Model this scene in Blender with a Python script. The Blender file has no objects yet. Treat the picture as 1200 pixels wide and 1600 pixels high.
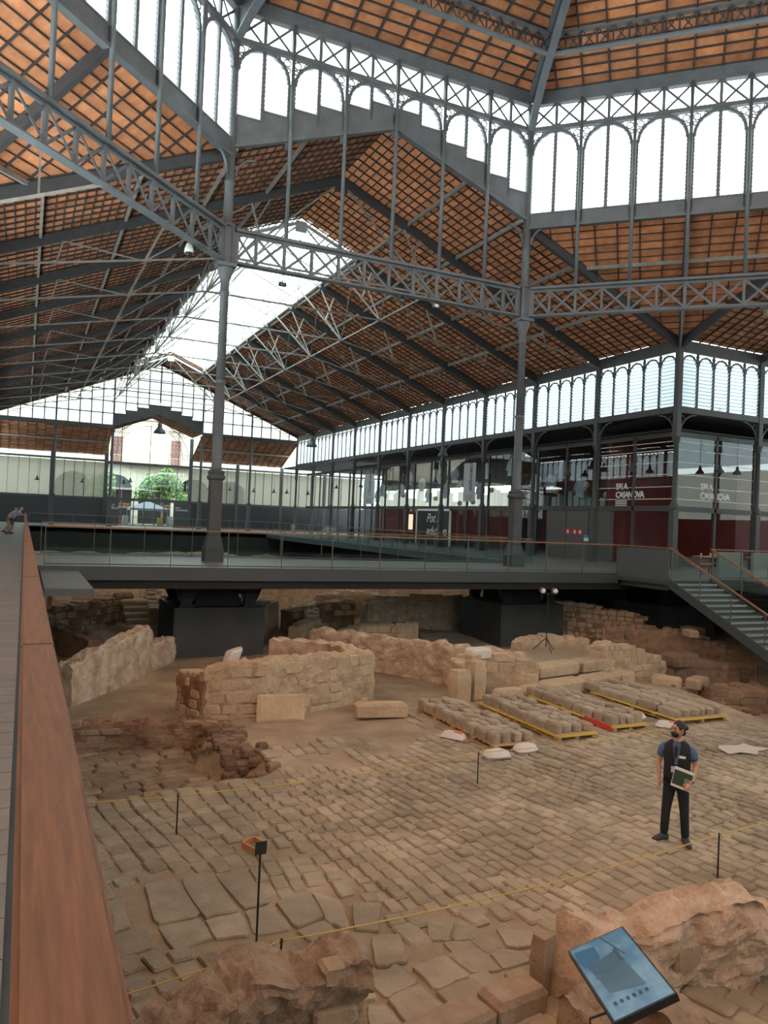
import bpy, bmesh, math, random
from math import sin, cos, pi, sqrt, atan2, hypot
from mathutils import Vector, Matrix, noise

# ---------------------------------------------------------------- camera, world, light, exposure
scn = bpy.context.scene
COL = scn.collection
CAM_Z = 1.6
def make_camera(f=1191.3, yaw=.4403, pit=.0131, rol=.0427):
    c, s = cos(yaw), sin(yaw)
    F = Vector((s*cos(pit), c*cos(pit), sin(pit)))
    R = Vector((c, -s, 0)); U = R.cross(F)
    R2 = R*cos(rol) + U*sin(rol); U2 = U*cos(rol) - R*sin(rol)
    cd = bpy.data.cameras.new('camera'); cam = bpy.data.objects.new('camera', cd); COL.objects.link(cam)
    cd.sensor_fit = 'VERTICAL'; cd.sensor_height = 36.0; cd.lens = f/1600*36.0
    cd.clip_start = .05; cd.clip_end = 600
    M = Matrix((R2, U2, -F)).transposed().to_4x4(); M.translation = (0, 0, CAM_Z)
    cam.matrix_world = M; scn.camera = cam
make_camera()
wld = bpy.data.worlds.new('sky'); scn.world = wld; wld.use_nodes = True
bg = wld.node_tree.nodes['Background']
bg.inputs[0].default_value = (.86, .97, 1.0, 1); bg.inputs[1].default_value = 3.2
scn.view_settings.view_transform = 'Standard'; scn.view_settings.look = 'None'
scn.view_settings.gamma = 1; scn.view_settings.use_curve_mapping = False
scn.view_settings.exposure = 1.5
scn.cycles.max_bounces = 7; scn.cycles.diffuse_bounces = 4; scn.cycles.transparent_max_bounces = 24
scn.cycles.sample_clamp_indirect = 6

# ---------------------------------------------------------------- materials
MATS = {}
def mat(name, col, rough=.7, metal=0, var=0.0, vscale=3.0, col2=None, bump=0.0, bscale=30, island=0.0, stretch=None, spec=.5, coords='Object', mottle=0):
    if name in MATS: return MATS[name]
    m = bpy.data.materials.new(name); m.use_nodes = True; nt = m.node_tree; N = nt.nodes; Lk = nt.links
    b = N['Principled BSDF']; b.inputs['Roughness'].default_value = rough; b.inputs['Metallic'].default_value = metal
    b.inputs['Specular IOR Level'].default_value = spec
    c4 = (*col, 1); b.inputs['Base Color'].default_value = c4
    tc = N.new('ShaderNodeTexCoord'); src = tc.outputs[coords]
    if stretch:
        mp = N.new('ShaderNodeMapping'); mp.inputs['Scale'].default_value = stretch
        Lk.new(src, mp.inputs['Vector']); src = mp.outputs[0]
    out = None
    if col2 or var:
        nz = N.new('ShaderNodeTexNoise'); nz.inputs['Scale'].default_value = vscale; nz.inputs['Detail'].default_value = 7
        nz.inputs['Roughness'].default_value = .62
        Lk.new(src, nz.inputs['Vector'])
        rp = N.new('ShaderNodeValToRGB'); rp.color_ramp.elements[0].position = .34; rp.color_ramp.elements[1].position = .68
        a = col2 if col2 else tuple(max(0, x*(1-var)) for x in col)
        z = col if col2 else tuple(min(1, x*(1+var)) for x in col)
        rp.color_ramp.elements[0].color = (*a, 1); rp.color_ramp.elements[1].color = (*z, 1)
        Lk.new(nz.outputs['Fac'], rp.inputs['Fac']); out = rp.outputs[0]
    if island:
        g = N.new('ShaderNodeNewGeometry')
        mr = N.new('ShaderNodeMapRange'); mr.inputs['To Min'].default_value = 1-island; mr.inputs['To Max'].default_value = 1+island
        Lk.new(g.outputs['Random Per Island'], mr.inputs['Value'])
        oi = N.new('ShaderNodeObjectInfo'); mr2 = N.new('ShaderNodeMapRange')
        mr2.inputs['To Min'].default_value = 1-island*.7; mr2.inputs['To Max'].default_value = 1+island*.7
        Lk.new(oi.outputs['Random'], mr2.inputs['Value'])
        mm = N.new('ShaderNodeMath'); mm.operation = 'MULTIPLY'; Lk.new(mr.outputs[0], mm.inputs[0]); Lk.new(mr2.outputs[0], mm.inputs[1])
        mx = N.new('ShaderNodeMix'); mx.data_type = 'RGBA'; mx.blend_type = 'MULTIPLY'; mx.inputs['Factor'].default_value = 1
        if out: Lk.new(out, mx.inputs['A'])
        else: mx.inputs['A'].default_value = c4
        cb = N.new('ShaderNodeCombineColor')
        for i in range(3): Lk.new(mm.outputs[0], cb.inputs[i])
        Lk.new(cb.outputs[0], mx.inputs['B']); out = mx.outputs['Result']
    if mottle and out:
        ge = N.new('ShaderNodeNewGeometry'); mz = N.new('ShaderNodeTexNoise'); mz.inputs['Scale'].default_value = .55; mz.inputs['Detail'].default_value = 5; mz.inputs['Roughness'].default_value = .6
        Lk.new(ge.outputs['Position'], mz.inputs['Vector']); mq = N.new('ShaderNodeMapRange'); mq.inputs['From Min'].default_value = .32; mq.inputs['From Max'].default_value = .66
        mq.inputs['To Min'].default_value = 1-mottle; mq.inputs['To Max'].default_value = 1+mottle*.6; Lk.new(mz.outputs['Fac'], mq.inputs['Value'])
        cq = N.new('ShaderNodeCombineColor'); mx2 = N.new('ShaderNodeMix'); mx2.data_type = 'RGBA'; mx2.blend_type = 'MULTIPLY'; mx2.inputs['Factor'].default_value = 1
        for i in range(3): Lk.new(mq.outputs[0], cq.inputs[i])
        Lk.new(out, mx2.inputs['A']); Lk.new(cq.outputs[0], mx2.inputs['B']); out = mx2.outputs['Result']
    if out: Lk.new(out, b.inputs['Base Color'])
    if bump:
        n2 = N.new('ShaderNodeTexNoise'); n2.inputs['Scale'].default_value = bscale; n2.inputs['Detail'].default_value = 8
        n2.inputs['Roughness'].default_value = .65
        Lk.new(src, n2.inputs['Vector']); bp = N.new('ShaderNodeBump'); bp.inputs['Strength'].default_value = bump
        bp.inputs['Distance'].default_value = .05
        Lk.new(n2.outputs['Fac'], bp.inputs['Height']); Lk.new(bp.outputs[0], b.inputs['Normal'])
    MATS[name] = m; return m
def glass(name, tint=(.8, .9, .88), refl=.1, rough=.0):
    m = bpy.data.materials.new(name); m.use_nodes = True; nt = m.node_tree; N = nt.nodes; Lk = nt.links
    for n in list(N):
        if n.type != 'OUTPUT_MATERIAL': N.remove(n)
    o = N['Material Output']; t = N.new('ShaderNodeBsdfTransparent'); t.inputs[0].default_value = (*tint, 1)
    g = N.new('ShaderNodeBsdfGlossy'); g.inputs['Roughness'].default_value = rough; g.inputs[0].default_value = (.95, 1, .98, 1)
    ge = N.new('ShaderNodeNewGeometry'); dt = N.new('ShaderNodeVectorMath'); dt.operation = 'DOT_PRODUCT'
    Lk.new(ge.outputs['Incoming'], dt.inputs[0]); Lk.new(ge.outputs['Normal'], dt.inputs[1])
    def mth(op, a, b=None):
        q = N.new('ShaderNodeMath'); q.operation = op; q.use_clamp = False
        if hasattr(a, 'node'): Lk.new(a, q.inputs[0])
        else: q.inputs[0].default_value = a
        if b is not None:
            if hasattr(b, 'node'): Lk.new(b, q.inputs[1])
            else: q.inputs[1].default_value = b
        return q.outputs[0]
    c5 = mth('POWER', mth('SUBTRACT', 1.0, mth('ABSOLUTE', dt.outputs['Value'])), 5.0)     # Schlick, same from both faces
    ad = mth('ADD', mth('MULTIPLY', c5, .9), refl).node
    mx = N.new('ShaderNodeMixShader'); Lk.new(ad.outputs[0], mx.inputs[0]); Lk.new(t.outputs[0], mx.inputs[1]); Lk.new(g.outputs[0], mx.inputs[2])
    Lk.new(mx.outputs[0], o.inputs[0]); MATS[name] = m; return m
def translucent(name, col, tr=.75):
    m = bpy.data.materials.new(name); m.use_nodes = True; nt = m.node_tree; N = nt.nodes; Lk = nt.links
    for n in list(N):
        if n.type != 'OUTPUT_MATERIAL': N.remove(n)
    o = N['Material Output']; t = N.new('ShaderNodeBsdfTranslucent'); t.inputs[0].default_value = (*col, 1)
    d = N.new('ShaderNodeBsdfDiffuse'); d.inputs[0].default_value = (*col, 1)
    mx = N.new('ShaderNodeMixShader'); mx.inputs[0].default_value = tr
    Lk.new(d.outputs[0], mx.inputs[1]); Lk.new(t.outputs[0], mx.inputs[2]); Lk.new(mx.outputs[0], o.inputs[0]); MATS[name] = m; return m
def emit(name, col, s):
    m = bpy.data.materials.new(name); m.use_nodes = True; b = m.node_tree.nodes['Principled BSDF']
    b.inputs['Base Color'].default_value = (*[c*.2 for c in col], 1)
    b.inputs['Emission Color'].default_value = (*col, 1); b.inputs['Emission Strength'].default_value = s; MATS[name] = m; return m
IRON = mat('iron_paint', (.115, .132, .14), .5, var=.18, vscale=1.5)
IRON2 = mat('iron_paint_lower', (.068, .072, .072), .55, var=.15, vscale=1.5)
BATTEN = mat('batten_iron', (.05, .042, .038), .7)
RAFT = mat('rafter_iron', (.05, .052, .055), .6, var=.15)
TRUSS = mat('truss_paint', (.24, .225, .20), .6, var=.2)
WTRUSS = mat('white_frame_lit_truss', (.55, .56, .53), .5)
TILE = mat('terracotta_underside', (.72, .305, .135), .85, col2=(.48, .185, .08), vscale=2.2, bump=.3, bscale=18, island=.28)
SKIN_UP = mat('light_stop_skin', (.12, .08, .06), .9)
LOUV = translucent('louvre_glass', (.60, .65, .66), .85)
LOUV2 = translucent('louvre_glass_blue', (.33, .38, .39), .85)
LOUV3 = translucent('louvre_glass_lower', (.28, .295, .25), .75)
SKYG = translucent('skylight_glass', (.52, .56, .56), .9)
WOOD = mat('handrail_wood', (.225, .118, .052), .5, spec=.3, col2=(.135, .066, .030), vscale=5, stretch=(14, .9, 14), bump=.06, bscale=20)
WOOD2 = mat('rail_wood', (.24, .125, .07), .4, var=.2, vscale=8)
DECK = mat('deck_plank', (.19, .20, .205), .45, var=.12, vscale=4, island=.10)
STEEL = mat('bridge_steel', (.062, .073, .075), .45, var=.08, vscale=.8)
RAIL = mat('rail_steel', (.09, .10, .10), .45)
CONC = mat('pier_paint', (.05, .055, .055), .65, var=.18, vscale=1.2, bump=.15, bscale=6)
GLR = glass('balustrade_glass', (.80, .90, .88), .055)
GLW = glass('room_glass', (.80, .84, .84), .07)
DIRT = mat('packed_earth', (.41, .325, .22), .95, col2=(.285, .215, .14), vscale=1.1, bump=.8, bscale=9, mottle=.3)
PAVE = mat('paving_sandstone', (.42, .355, .25), .85, col2=(.30, .25, .175), vscale=1.6, bump=.55, bscale=12, island=.16, mottle=.3)
PAVE2 = mat('paving_grey_stone', (.37, .325, .235), .85, col2=(.26, .225, .16), vscale=2.0, bump=.6, bscale=10, island=.15, mottle=.25)
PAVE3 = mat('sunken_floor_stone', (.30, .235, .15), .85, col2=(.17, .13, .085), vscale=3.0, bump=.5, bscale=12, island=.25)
RUB = mat('rubble_mortar', (.58, .45, .30), .95, col2=(.38, .28, .18), vscale=2.4, bump=.9, bscale=7)
RUBR = mat('red_rubble_mortar', (.40, .25, .16), .95, col2=(.19, .10, .06), vscale=2.4, bump=.9, bscale=7)
RUBF = mat('foreground_mortar', (.43, .315, .215), .95, col2=(.27, .185, .12), vscale=5.0, bump=1.0, bscale=14)
PLAS = mat('old_lime_plaster', (.62, .52, .39), .9, col2=(.36, .24, .15), vscale=2.6, bump=.6, bscale=9)
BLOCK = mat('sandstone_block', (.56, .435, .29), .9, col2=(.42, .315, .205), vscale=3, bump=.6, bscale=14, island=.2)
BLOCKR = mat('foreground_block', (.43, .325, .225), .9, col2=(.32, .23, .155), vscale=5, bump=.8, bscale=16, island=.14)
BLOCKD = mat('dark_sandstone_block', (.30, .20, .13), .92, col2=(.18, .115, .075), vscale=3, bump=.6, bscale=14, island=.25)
PLANK = mat('pallet_wood', (.50, .33, .17), .8, var=.25, vscale=6, stretch=(1, 6, 6))
BLACK = mat('black_metal', (.015, .016, .017), .45)
DARK = mat('dark_panel', (.03, .032, .035), .35)
MAROON = mat('maroon_wall', (.20, .03, .026), .6, var=.2, vscale=.8)
GREY = mat('grey_wall', (.13, .125, .12), .6)
WHITE = mat('white_print', (.8, .82, .8), .6)
CREAM = mat('facade_stucco', (.44, .385, .285), .85, var=.08, vscale=1)
STONEF = mat('facade_stone', (.34, .30, .23), .85, var=.12, vscale=2)
ROPE = mat('yellow_rope', (.62, .45, .10), .7)

# ---------------------------------------------------------------- helpers
class MB:
    def __init__(s): s.v = []; s.f = []
    def quad(s, a, b, c, d):
        n = len(s.v); s.v += [tuple(a), tuple(b), tuple(c), tuple(d)]; s.f.append((n, n+1, n+2, n+3)); return s
    def poly(s, pts):
        n = len(s.v); s.v += [tuple(p) for p in pts]; s.f.append(tuple(range(n, n+len(pts)))); return s
    def box(s, x0, x1, y0, y1, z0, z1):
        n = len(s.v)
        s.v += [(x, y, z) for z in (z0, z1) for y in (y0, y1) for x in (x0, x1)]
        s.f += [(n, n+2, n+3, n+1), (n+4, n+5, n+7, n+6), (n, n+1, n+5, n+4), (n+2, n+6, n+7, n+3), (n, n+4, n+6, n+2), (n+1, n+3, n+7, n+5)]
        return s
    def obox(s, c, ax, ay, az):
        c = Vector(c); n = len(s.v); ax, ay, az = Vector(ax), Vector(ay), Vector(az)
        for k in (-1, 1):
            for j in (-1, 1):
                for i in (-1, 1): s.v.append(tuple(c+ax*i+ay*j+az*k))
        s.f += [(n, n+2, n+3, n+1), (n+4, n+5, n+7, n+6), (n, n+1, n+5, n+4), (n+2, n+6, n+7, n+3), (n, n+4, n+6, n+2), (n+1, n+3, n+7, n+5)]
        return s
    def bar(s, p, q, w, h, up=(0, 0, 1)):
        p, q = Vector(p), Vector(q); d = q-p; L = d.length
        if L < 1e-6: return s
        d /= L; u = Vector(up)
        sd_ = d.cross(u)
        if sd_.length < 1e-3: sd_ = d.cross(Vector((1, 0, 0)))
        sd_.normalize(); u2 = sd_.cross(d)
        return s.obox((p+q)/2, d*(L/2), sd_*(w/2), u2*(h/2))
    def tube(s, pts, r, n=8, cap=True):
        pts = [Vector(p) for p in pts]; rs = r if isinstance(r, (list, tuple)) else [r]*len(pts)
        base = len(s.v); prev = None
        for i, p in enumerate(pts):
            a = pts[max(i-1, 0)]; b = pts[min(i+1, len(pts)-1)]; d = (b-a).normalized()
            if prev is None:
                e = d.orthogonal().normalized() if abs(d.z) > .9 else d.cross(Vector((0, 0, 1))).normalized()
            else:
                e = (prev-d*prev.dot(d)).normalized()
            prev = e; g = d.cross(e)
            for k in range(n):
                t = 2*pi*k/n; s.v.append(tuple(p+(e*cos(t)+g*sin(t))*rs[i]))
        for i in range(len(pts)-1):
            for k in range(n):
                k2 = (k+1) % n; a = base+i*n
                s.f.append((a+k, a+k2, a+n+k2, a+n+k))
        if cap:
            s.f.append(tuple(base+k for k in reversed(range(n)))); s.f.append(tuple(base+(len(pts)-1)*n+k for k in range(n)))
        return s
    def lathe(s, x, y, prof, n=12, sq=False):
        if sq: n = 4
        base = len(s.v); off = pi/4 if sq else 0; k_ = sqrt(2) if sq else 1
        for r, z in prof:
            for k in range(n):
                t = off+2*pi*k/n; s.v.append((x+r*k_*cos(t), y+r*k_*sin(t), z))
        for i in range(len(prof)-1):
            for k in range(n):
                k2 = (k+1) % n; a = base+i*n; s.f.append((a+k, a+k2, a+n+k2, a+n+k))
        s.f.append(tuple(base+k for k in reversed(range(n)))); s.f.append(tuple(base+(len(prof)-1)*n+k for k in range(n)))
        return s
    def rock(s, c, ax, ay, az, rng, j=.12, rd=.22):
        """rounded irregular block: three rings of eight points along az"""
        c, ax, ay, az = Vector(c), Vector(ax), Vector(ay), Vector(az); n = len(s.v)
        base = [(1, 1-rd*1.6), (1-rd, 1), (-1+rd, 1), (-1, 1-rd*1.6), (-1, -1+rd*1.6), (-1+rd, -1), (1-rd, -1), (1, -1+rd*1.6)]
        jj = [(rng.uniform(-j, j), rng.uniform(-j, j)) for _ in base]
        for lv, sc in ((-1, .96), (.55, 1.0), (1, .84)):
            for (a, b), (p, q) in zip(base, jj):
                s.v.append(tuple(c+ax*((a+p)*sc)+ay*((b+q)*sc)+az*(lv+rng.uniform(-j, j)*.35)))
        for i in range(2):
            for k in range(8):
                k2 = (k+1) % 8; a = n+i*8; s.f.append((a+k, a+k2, a+8+k2, a+8+k))
        s.f.append(tuple(n+k for k in reversed(range(8)))); s.f.append(tuple(n+16+k for k in range(8)))
        return s
    def ball(s, c, r, nu=10, nv=7, sc=(1, 1, 1)):
        c = Vector(c); base = len(s.v)
        for i in range(nv+1):
            t = pi*i/nv
            for k in range(nu):
                p = 2*pi*k/nu; s.v.append((c.x+r*sc[0]*sin(t)*cos(p), c.y+r*sc[1]*sin(t)*sin(p), c.z+r*sc[2]*cos(t)))
        for i in range(nv):
            for k in range(nu):
                k2 = (k+1) % nu; a = base+i*nu; s.f.append((a+k, a+nu+k, a+nu+k2, a+k2))
        return s
    def build(s, name, m, parent=None, kind=None, smooth=False, origin=None):
        off = Vector((0, 0, 0))
        if parent is not None: off = Vector(WLOC.get(parent.name, (0, 0, 0)))
        elif origin is not None: off = Vector(origin)
        elif s.v:
            xs = [v[0] for v in s.v]; ys = [v[1] for v in s.v]; off = Vector(((min(xs)+max(xs))/2, (min(ys)+max(ys))/2, min(v[2] for v in s.v)))
        me = bpy.data.meshes.new(name)
        me.from_pydata([(v[0]-off.x, v[1]-off.y, v[2]-off.z) for v in s.v], [], s.f)
        me.materials.append(m); me.update()
        if smooth: me.shade_smooth()
        o = bpy.data.objects.new(name, me); COL.objects.link(o)
        if parent is not None: o.parent = parent; WLOC[o.name] = tuple(off)
        else: o.location = off; WLOC[o.name] = tuple(off)
        if kind: o['kind'] = kind
        return o
WLOC = {}
def thing(name, loc, label=None, cat=None, group=None, kind=None):
    o = bpy.data.objects.new(name, None); COL.objects.link(o); o.location = loc; o.empty_display_size = .2
    WLOC[o.name] = tuple(loc)
    return tag(o, label, cat, group, kind)
def tag(o, label=None, cat=None, group=None, kind=None):
    if label: o['label'] = label
    if cat: o['category'] = cat
    if group: o['group'] = group
    if kind: o['kind'] = kind
    return o
def copy_tree(o, parent=None):
    c = o.copy(); COL.objects.link(c); c.parent = parent
    for ch in list(o.children): copy_tree(ch, c)
    return c
ORD = ['first', 'second', 'third', 'fourth', 'fifth', 'sixth', 'seventh', 'eighth', 'ninth', 'tenth', 'eleventh', 'twelfth', 'thirteenth', 'fourteenth', 'fifteenth', 'sixteenth']
def clip_poly(poly, clip):
    """Sutherland-Hodgman in plan; clip is convex, counter-clockwise"""
    out = poly
    for i in range(len(clip)):
        a, b = clip[i], clip[(i+1) % len(clip)]; inp = out; out = []
        if not inp: break
        def side(p): return (b[0]-a[0])*(p[1]-a[1])-(b[1]-a[1])*(p[0]-a[0])
        for k in range(len(inp)):
            p, q = inp[k], inp[(k+1) % len(inp)]; sp, sq_ = side(p), side(q)
            if sp >= 0: out.append(p)
            if (sp > 0 > sq_) or (sp < 0 < sq_):
                t = sp/(sp-sq_); out.append((p[0]+(q[0]-p[0])*t, p[1]+(q[1]-p[1])*t))
    return out
def ccw(poly):
    a = sum(poly[i][0]*poly[(i+1) % len(poly)][1]-poly[(i+1) % len(poly)][0]*poly[i][1] for i in range(len(poly)))
    return poly if a > 0 else poly[::-1]
def clip_seg(p, q, clip):
    t0, t1 = 0., 1.; dx, dy = q[0]-p[0], q[1]-p[1]
    for i in range(len(clip)):
        a, b = clip[i], clip[(i+1) % len(clip)]
        nx, ny = -(b[1]-a[1]), b[0]-a[0]
        den = nx*dx+ny*dy; num = nx*(a[0]-p[0])+ny*(a[1]-p[1])
        if abs(den) < 1e-9:
            if num > 0: return None
            continue
        t = num/den
        if den > 0: t0 = max(t0, t)
        else: t1 = min(t1, t)
    if t1-t0 < 1e-4: return None
    return (p[0]+dx*t0, p[1]+dy*t0), (p[0]+dx*t1, p[1]+dy*t1)

# ---------------------------------------------------------------- building dimensions (metres, deck at z = 0)
CX, Y0, L = 12.085, 26.107, 12.402
DD = L/sqrt(2); AP = DD+L/2; CY = Y0-AP
XL, XR = CX-AP, CX+AP; BAY = 5.44; YE = Y0+10*BAY; YO = YE+BAY
A, B = (CX-L/2, Y0), (CX+L/2, Y0)
C_, D_ = (XL, Y0-DD), (XR, Y0-DD)
GT, GB = 11.50, 10.27
RIDGE, SL = 16.9, .42
EAVE = RIDGE-SL*AP
def nave_z(x, y): return RIDGE-SL*abs(x-CX)
def trans_z(x, y): return RIDGE-SL*abs(y-CY)

# ---------------------------------------------------------------- floor decks
def boards(name, x0, x1, y0, y1, z, step, along='y', m=DECK, part='plank', fixed=0.05, maxn=300):
    o = thing(name, ((x0+x1)/2, (y0+y1)/2, z-fixed), kind='structure')
    n = 0; rest = MB(); a, b = (y0, y1) if along == 'y' else (x0, x1); t = a
    while t < b-.01:
        e = min(t+step, b)
        q = MB() if n < maxn else rest
        if along == 'y': q.box(x0, x1, t+.004, e-.004, z-fixed, z)
        else: q.box(t+.004, e-.004, y0, y1, z-fixed, z)
        if n < maxn: q.build(part, m, o)
        n += 1; t = e
    if rest.v: rest.build(part, m, o, kind='stuff')
    return o
fl = boards('floor', -4.2, .0, -1.5, 72, 0, .30)
MB().box(-4.2, .16, -1.5, 72, -.40, -.055).build('edge_beam', STEEL, fl)
fb = boards('floor', .16, 20.8, 22.85, 28.4, 0, .6, 'x')
MB().box(.16, 20.8, 22.72, 22.85, -.37, .02).build('edge_beam', STEEL, fb)
MB().box(.16, 20.8, 28.4, 28.5, -.37, .02).build('edge_beam', STEEL, fb)
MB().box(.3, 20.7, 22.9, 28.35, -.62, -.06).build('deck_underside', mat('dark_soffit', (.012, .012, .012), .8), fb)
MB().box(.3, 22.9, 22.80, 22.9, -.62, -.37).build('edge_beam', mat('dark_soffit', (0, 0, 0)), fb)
fr = boards('floor', 20.8, 24.6, 20.2, 28.4, 0, .6, 'x')
MB().box(20.75, 22.95, 20.15, 22.75, -.22, -.055).build('edge_beam', STEEL, fr)
MB().box(22.95, 24.6, 20.15, 20.25, -.4, .0).build('edge_beam', STEEL, fr)
fg = boards('floor', 24.6, 45, 14.0, 31.0, 0, .9, 'x')
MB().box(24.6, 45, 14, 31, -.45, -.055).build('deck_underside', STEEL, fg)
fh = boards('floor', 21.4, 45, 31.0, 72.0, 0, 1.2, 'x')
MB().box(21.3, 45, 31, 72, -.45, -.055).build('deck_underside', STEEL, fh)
fi = boards('floor', -6.5, 45, 72.0, 92.0, 0, 1.2, 'x')
MB().box(-4.2, 45, 71.9, 72, -.45, .0).build('edge_beam', STEEL, fi)
MB().box(21, 24.6, 28.4, 31, -.3, 0).build('floor', DECK, kind='structure')
# low slab fixed to the walkway
sl = MB().box(.45, 1.42, 17.5, 22.7, -.26, -.10).build('platform_slab', mat('slab_grey', (.10, .115, .12), .5, var=.1), None)
tag(sl, 'small grey metal platform slab jutting out below the bridge beside the walkway', 'platform')

# ---------------------------------------------------------------- balustrades
def balustrade(label, p, q, posts, z0=0, z1=None, rail=WOOD2, height=1.10, glass_m=GLR, group=None, cat='railing', rw=.07):
    p, q = Vector(p), Vector(q); o = thing('glass_balustrade', tuple(p), label, cat, group)
    d = (q-p); up = Vector((0, 0, 1)); dn = d.normalized()
    MB().bar(p+up*height, q+up*height, rw, .045).build('handrail', rail, o)
    ts = [i/posts for i in range(posts+1)]
    for t in ts:
        b = p+d*t; MB().bar(b+up*.0, b+up*(height-.02), .05, .022, up=dn).build('post', RAIL, o)
    for a, b in zip(ts, ts[1:]):
        a2 = p+d*a+dn*.05; b2 = p+d*b-dn*.05
        n_ = Vector((-dn.y, dn.x, 0))*.006
        g = MB(); g.v = [tuple(w) for w in (a2+up*.10-n_, b2+up*.10-n_, b2+up*(height-.1)-n_, a2+up*(height-.1)-n_)]
        g.f = [(0, 1, 2, 3)]; g.build('glass_pane', glass_m, o)
    MB().bar(p+up*.07, q+up*.07, .03, .04).build('bottom_rail', RAIL, o)
    return o
balustrade('glass balustrade with wooden handrail along the near edge of the bridge', (.55, 22.80, 0), (20.78, 22.80, 0), 12)
balustrade('glass balustrade with wooden handrail along the far edge of the bridge', (.55, 28.42, 0), (20.9, 28.42, 0), 12)
balustrade('long glass balustrade along the right gallery deck behind the bridge', (21.4, 31, 0), (21.4, 71.9, 0), 22)
balustrade('distant glass balustrade in front of the end wall deck', (.4, 72.0, 0), (21.2, 72.0, 0), 12)
balustrade('glass balustrade with wooden handrail beside the cafe tables right of the stair', (22.95, 20.22, 0), (30.5, 20.22, 0), 5)
# solid landing panel + stair
lp = thing('stair_landing_panel', (20.8, 21.5, 0), 'solid grey steel parapet panel with wooden rail at the stair landing', 'parapet')
MB().box(20.78, 20.83, 20.2, 22.78, -.22, 1.04).build('panel', mat('parapet_grey', (.085, .10, .105), .5, var=.06), lp)
MB().bar((20.8, 20.15, 1.10), (20.8, 22.8, 1.10), .07, .045).build('handrail', WOOD2, lp)
for k in range(3): MB().box(20.9+.6*k, 21.05+.6*k, 20.3, 22.7, -.42, -.22).build('joist', STEEL, lp)
st = thing('steel_stair', (21.8, 20.2, 0), 'grey metal stair with open treads and sloping wooden handrails at the right', 'stair')
NST = 20; run, rise = .32, .15
for k in range(NST):
    y = 20.2-run*k; z = -rise*(k+1)+.0
    MB().box(20.86, 22.82, y-run-.02, y+.02, z-.045, z).build('tread', mat('tread_grey', (.20, .23, .23), .4), st)
    MB().box(20.86, 22.82, y-.008, y+.008, z, z+rise-.05).build('riser', mat('riser_grey', (.09, .105, .105), .5), st)
    MB().box(20.86, 22.82, y-run-.035, y-run-.0, z-.05, z+.006).build('nosing', mat('nosing_pale', (.42, .45, .45), .4), st)
e = (20.2-run*NST, -rise*NST)
for x in (20.83, 22.85):
    MB().bar((x, 20.25, -.12), (x, e[0], e[1]-.12), .05, .30).build('stringer', STEEL, st)
    MB().bar((x, 20.2, 1.11), (x, e[0], e[1]+1.11), .075, .05).build('handrail', WOOD2, st)
    for k in range(0, NST, 4):
        y = 20.1-run*k; z = -rise*k; MB().bar((x, y, z-.1), (x, y, z+1.08), .045, .02, up=(0, 1, 0)).build('post', RAIL, st)
        y2 = y-run*4; z2 = z-rise*4
        MB().quad((x, y-.05, z), (x, y2+.05, z2), (x, y2+.05, z2+.98), (x, y-.05, z+.98)).build('glass_pane', GLR, st)
MB().box(20.86, 20.98, 15.95, 16.1, -3.3, -2.05).build('support_post', STEEL, st)

# near walkway handrail
hr = thing('walkway_railing', (.07, 10, 0), 'broad varnished wooden handrail of the walkway at the left', 'railing')
ys = [-.9]+[0.06+3.0*k for k in range(1, 24)]
ys = [-2.9, .06]+[.06+3.0*k for k in range(1, 24)]
for a, b in zip(ys, ys[1:]):
    bm = bmesh.new(); me = bpy.data.meshes.new('rail_section')
    r = bmesh.ops.create_cube(bm, size=1)
    for v in r['verts']: v.co = Vector((v.co.x*.112, v.co.y*(b-a-.006), v.co.z*.05))
    bmesh.ops.bevel(bm, geom=bm.edges[:], offset=.008, segments=2, affect='EDGES'); bm.to_mesh(me); bm.free()
    me.materials.append(WOOD); o = bpy.data.objects.new('rail_section', me); COL.objects.link(o); o.parent = hr
    o.location = (.065-.07, (a+b)/2-10, 1.075)
for k in range(46):
    y = -1.0+1.5*k; MB().box(.045, .10, y-.012, y+.012, -.02, 1.05).build('post', RAIL, hr)
    MB().quad((.07, y+.05, .08), (.07, y+1.45, .08), (.07, y+1.45, .98), (.07, y+.05, .98)).build('glass_pane', GLR, hr)
MB().box(.025, .105, -1.2, 68, .985, 1.05).build('steel_channel', STEEL, hr)

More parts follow.
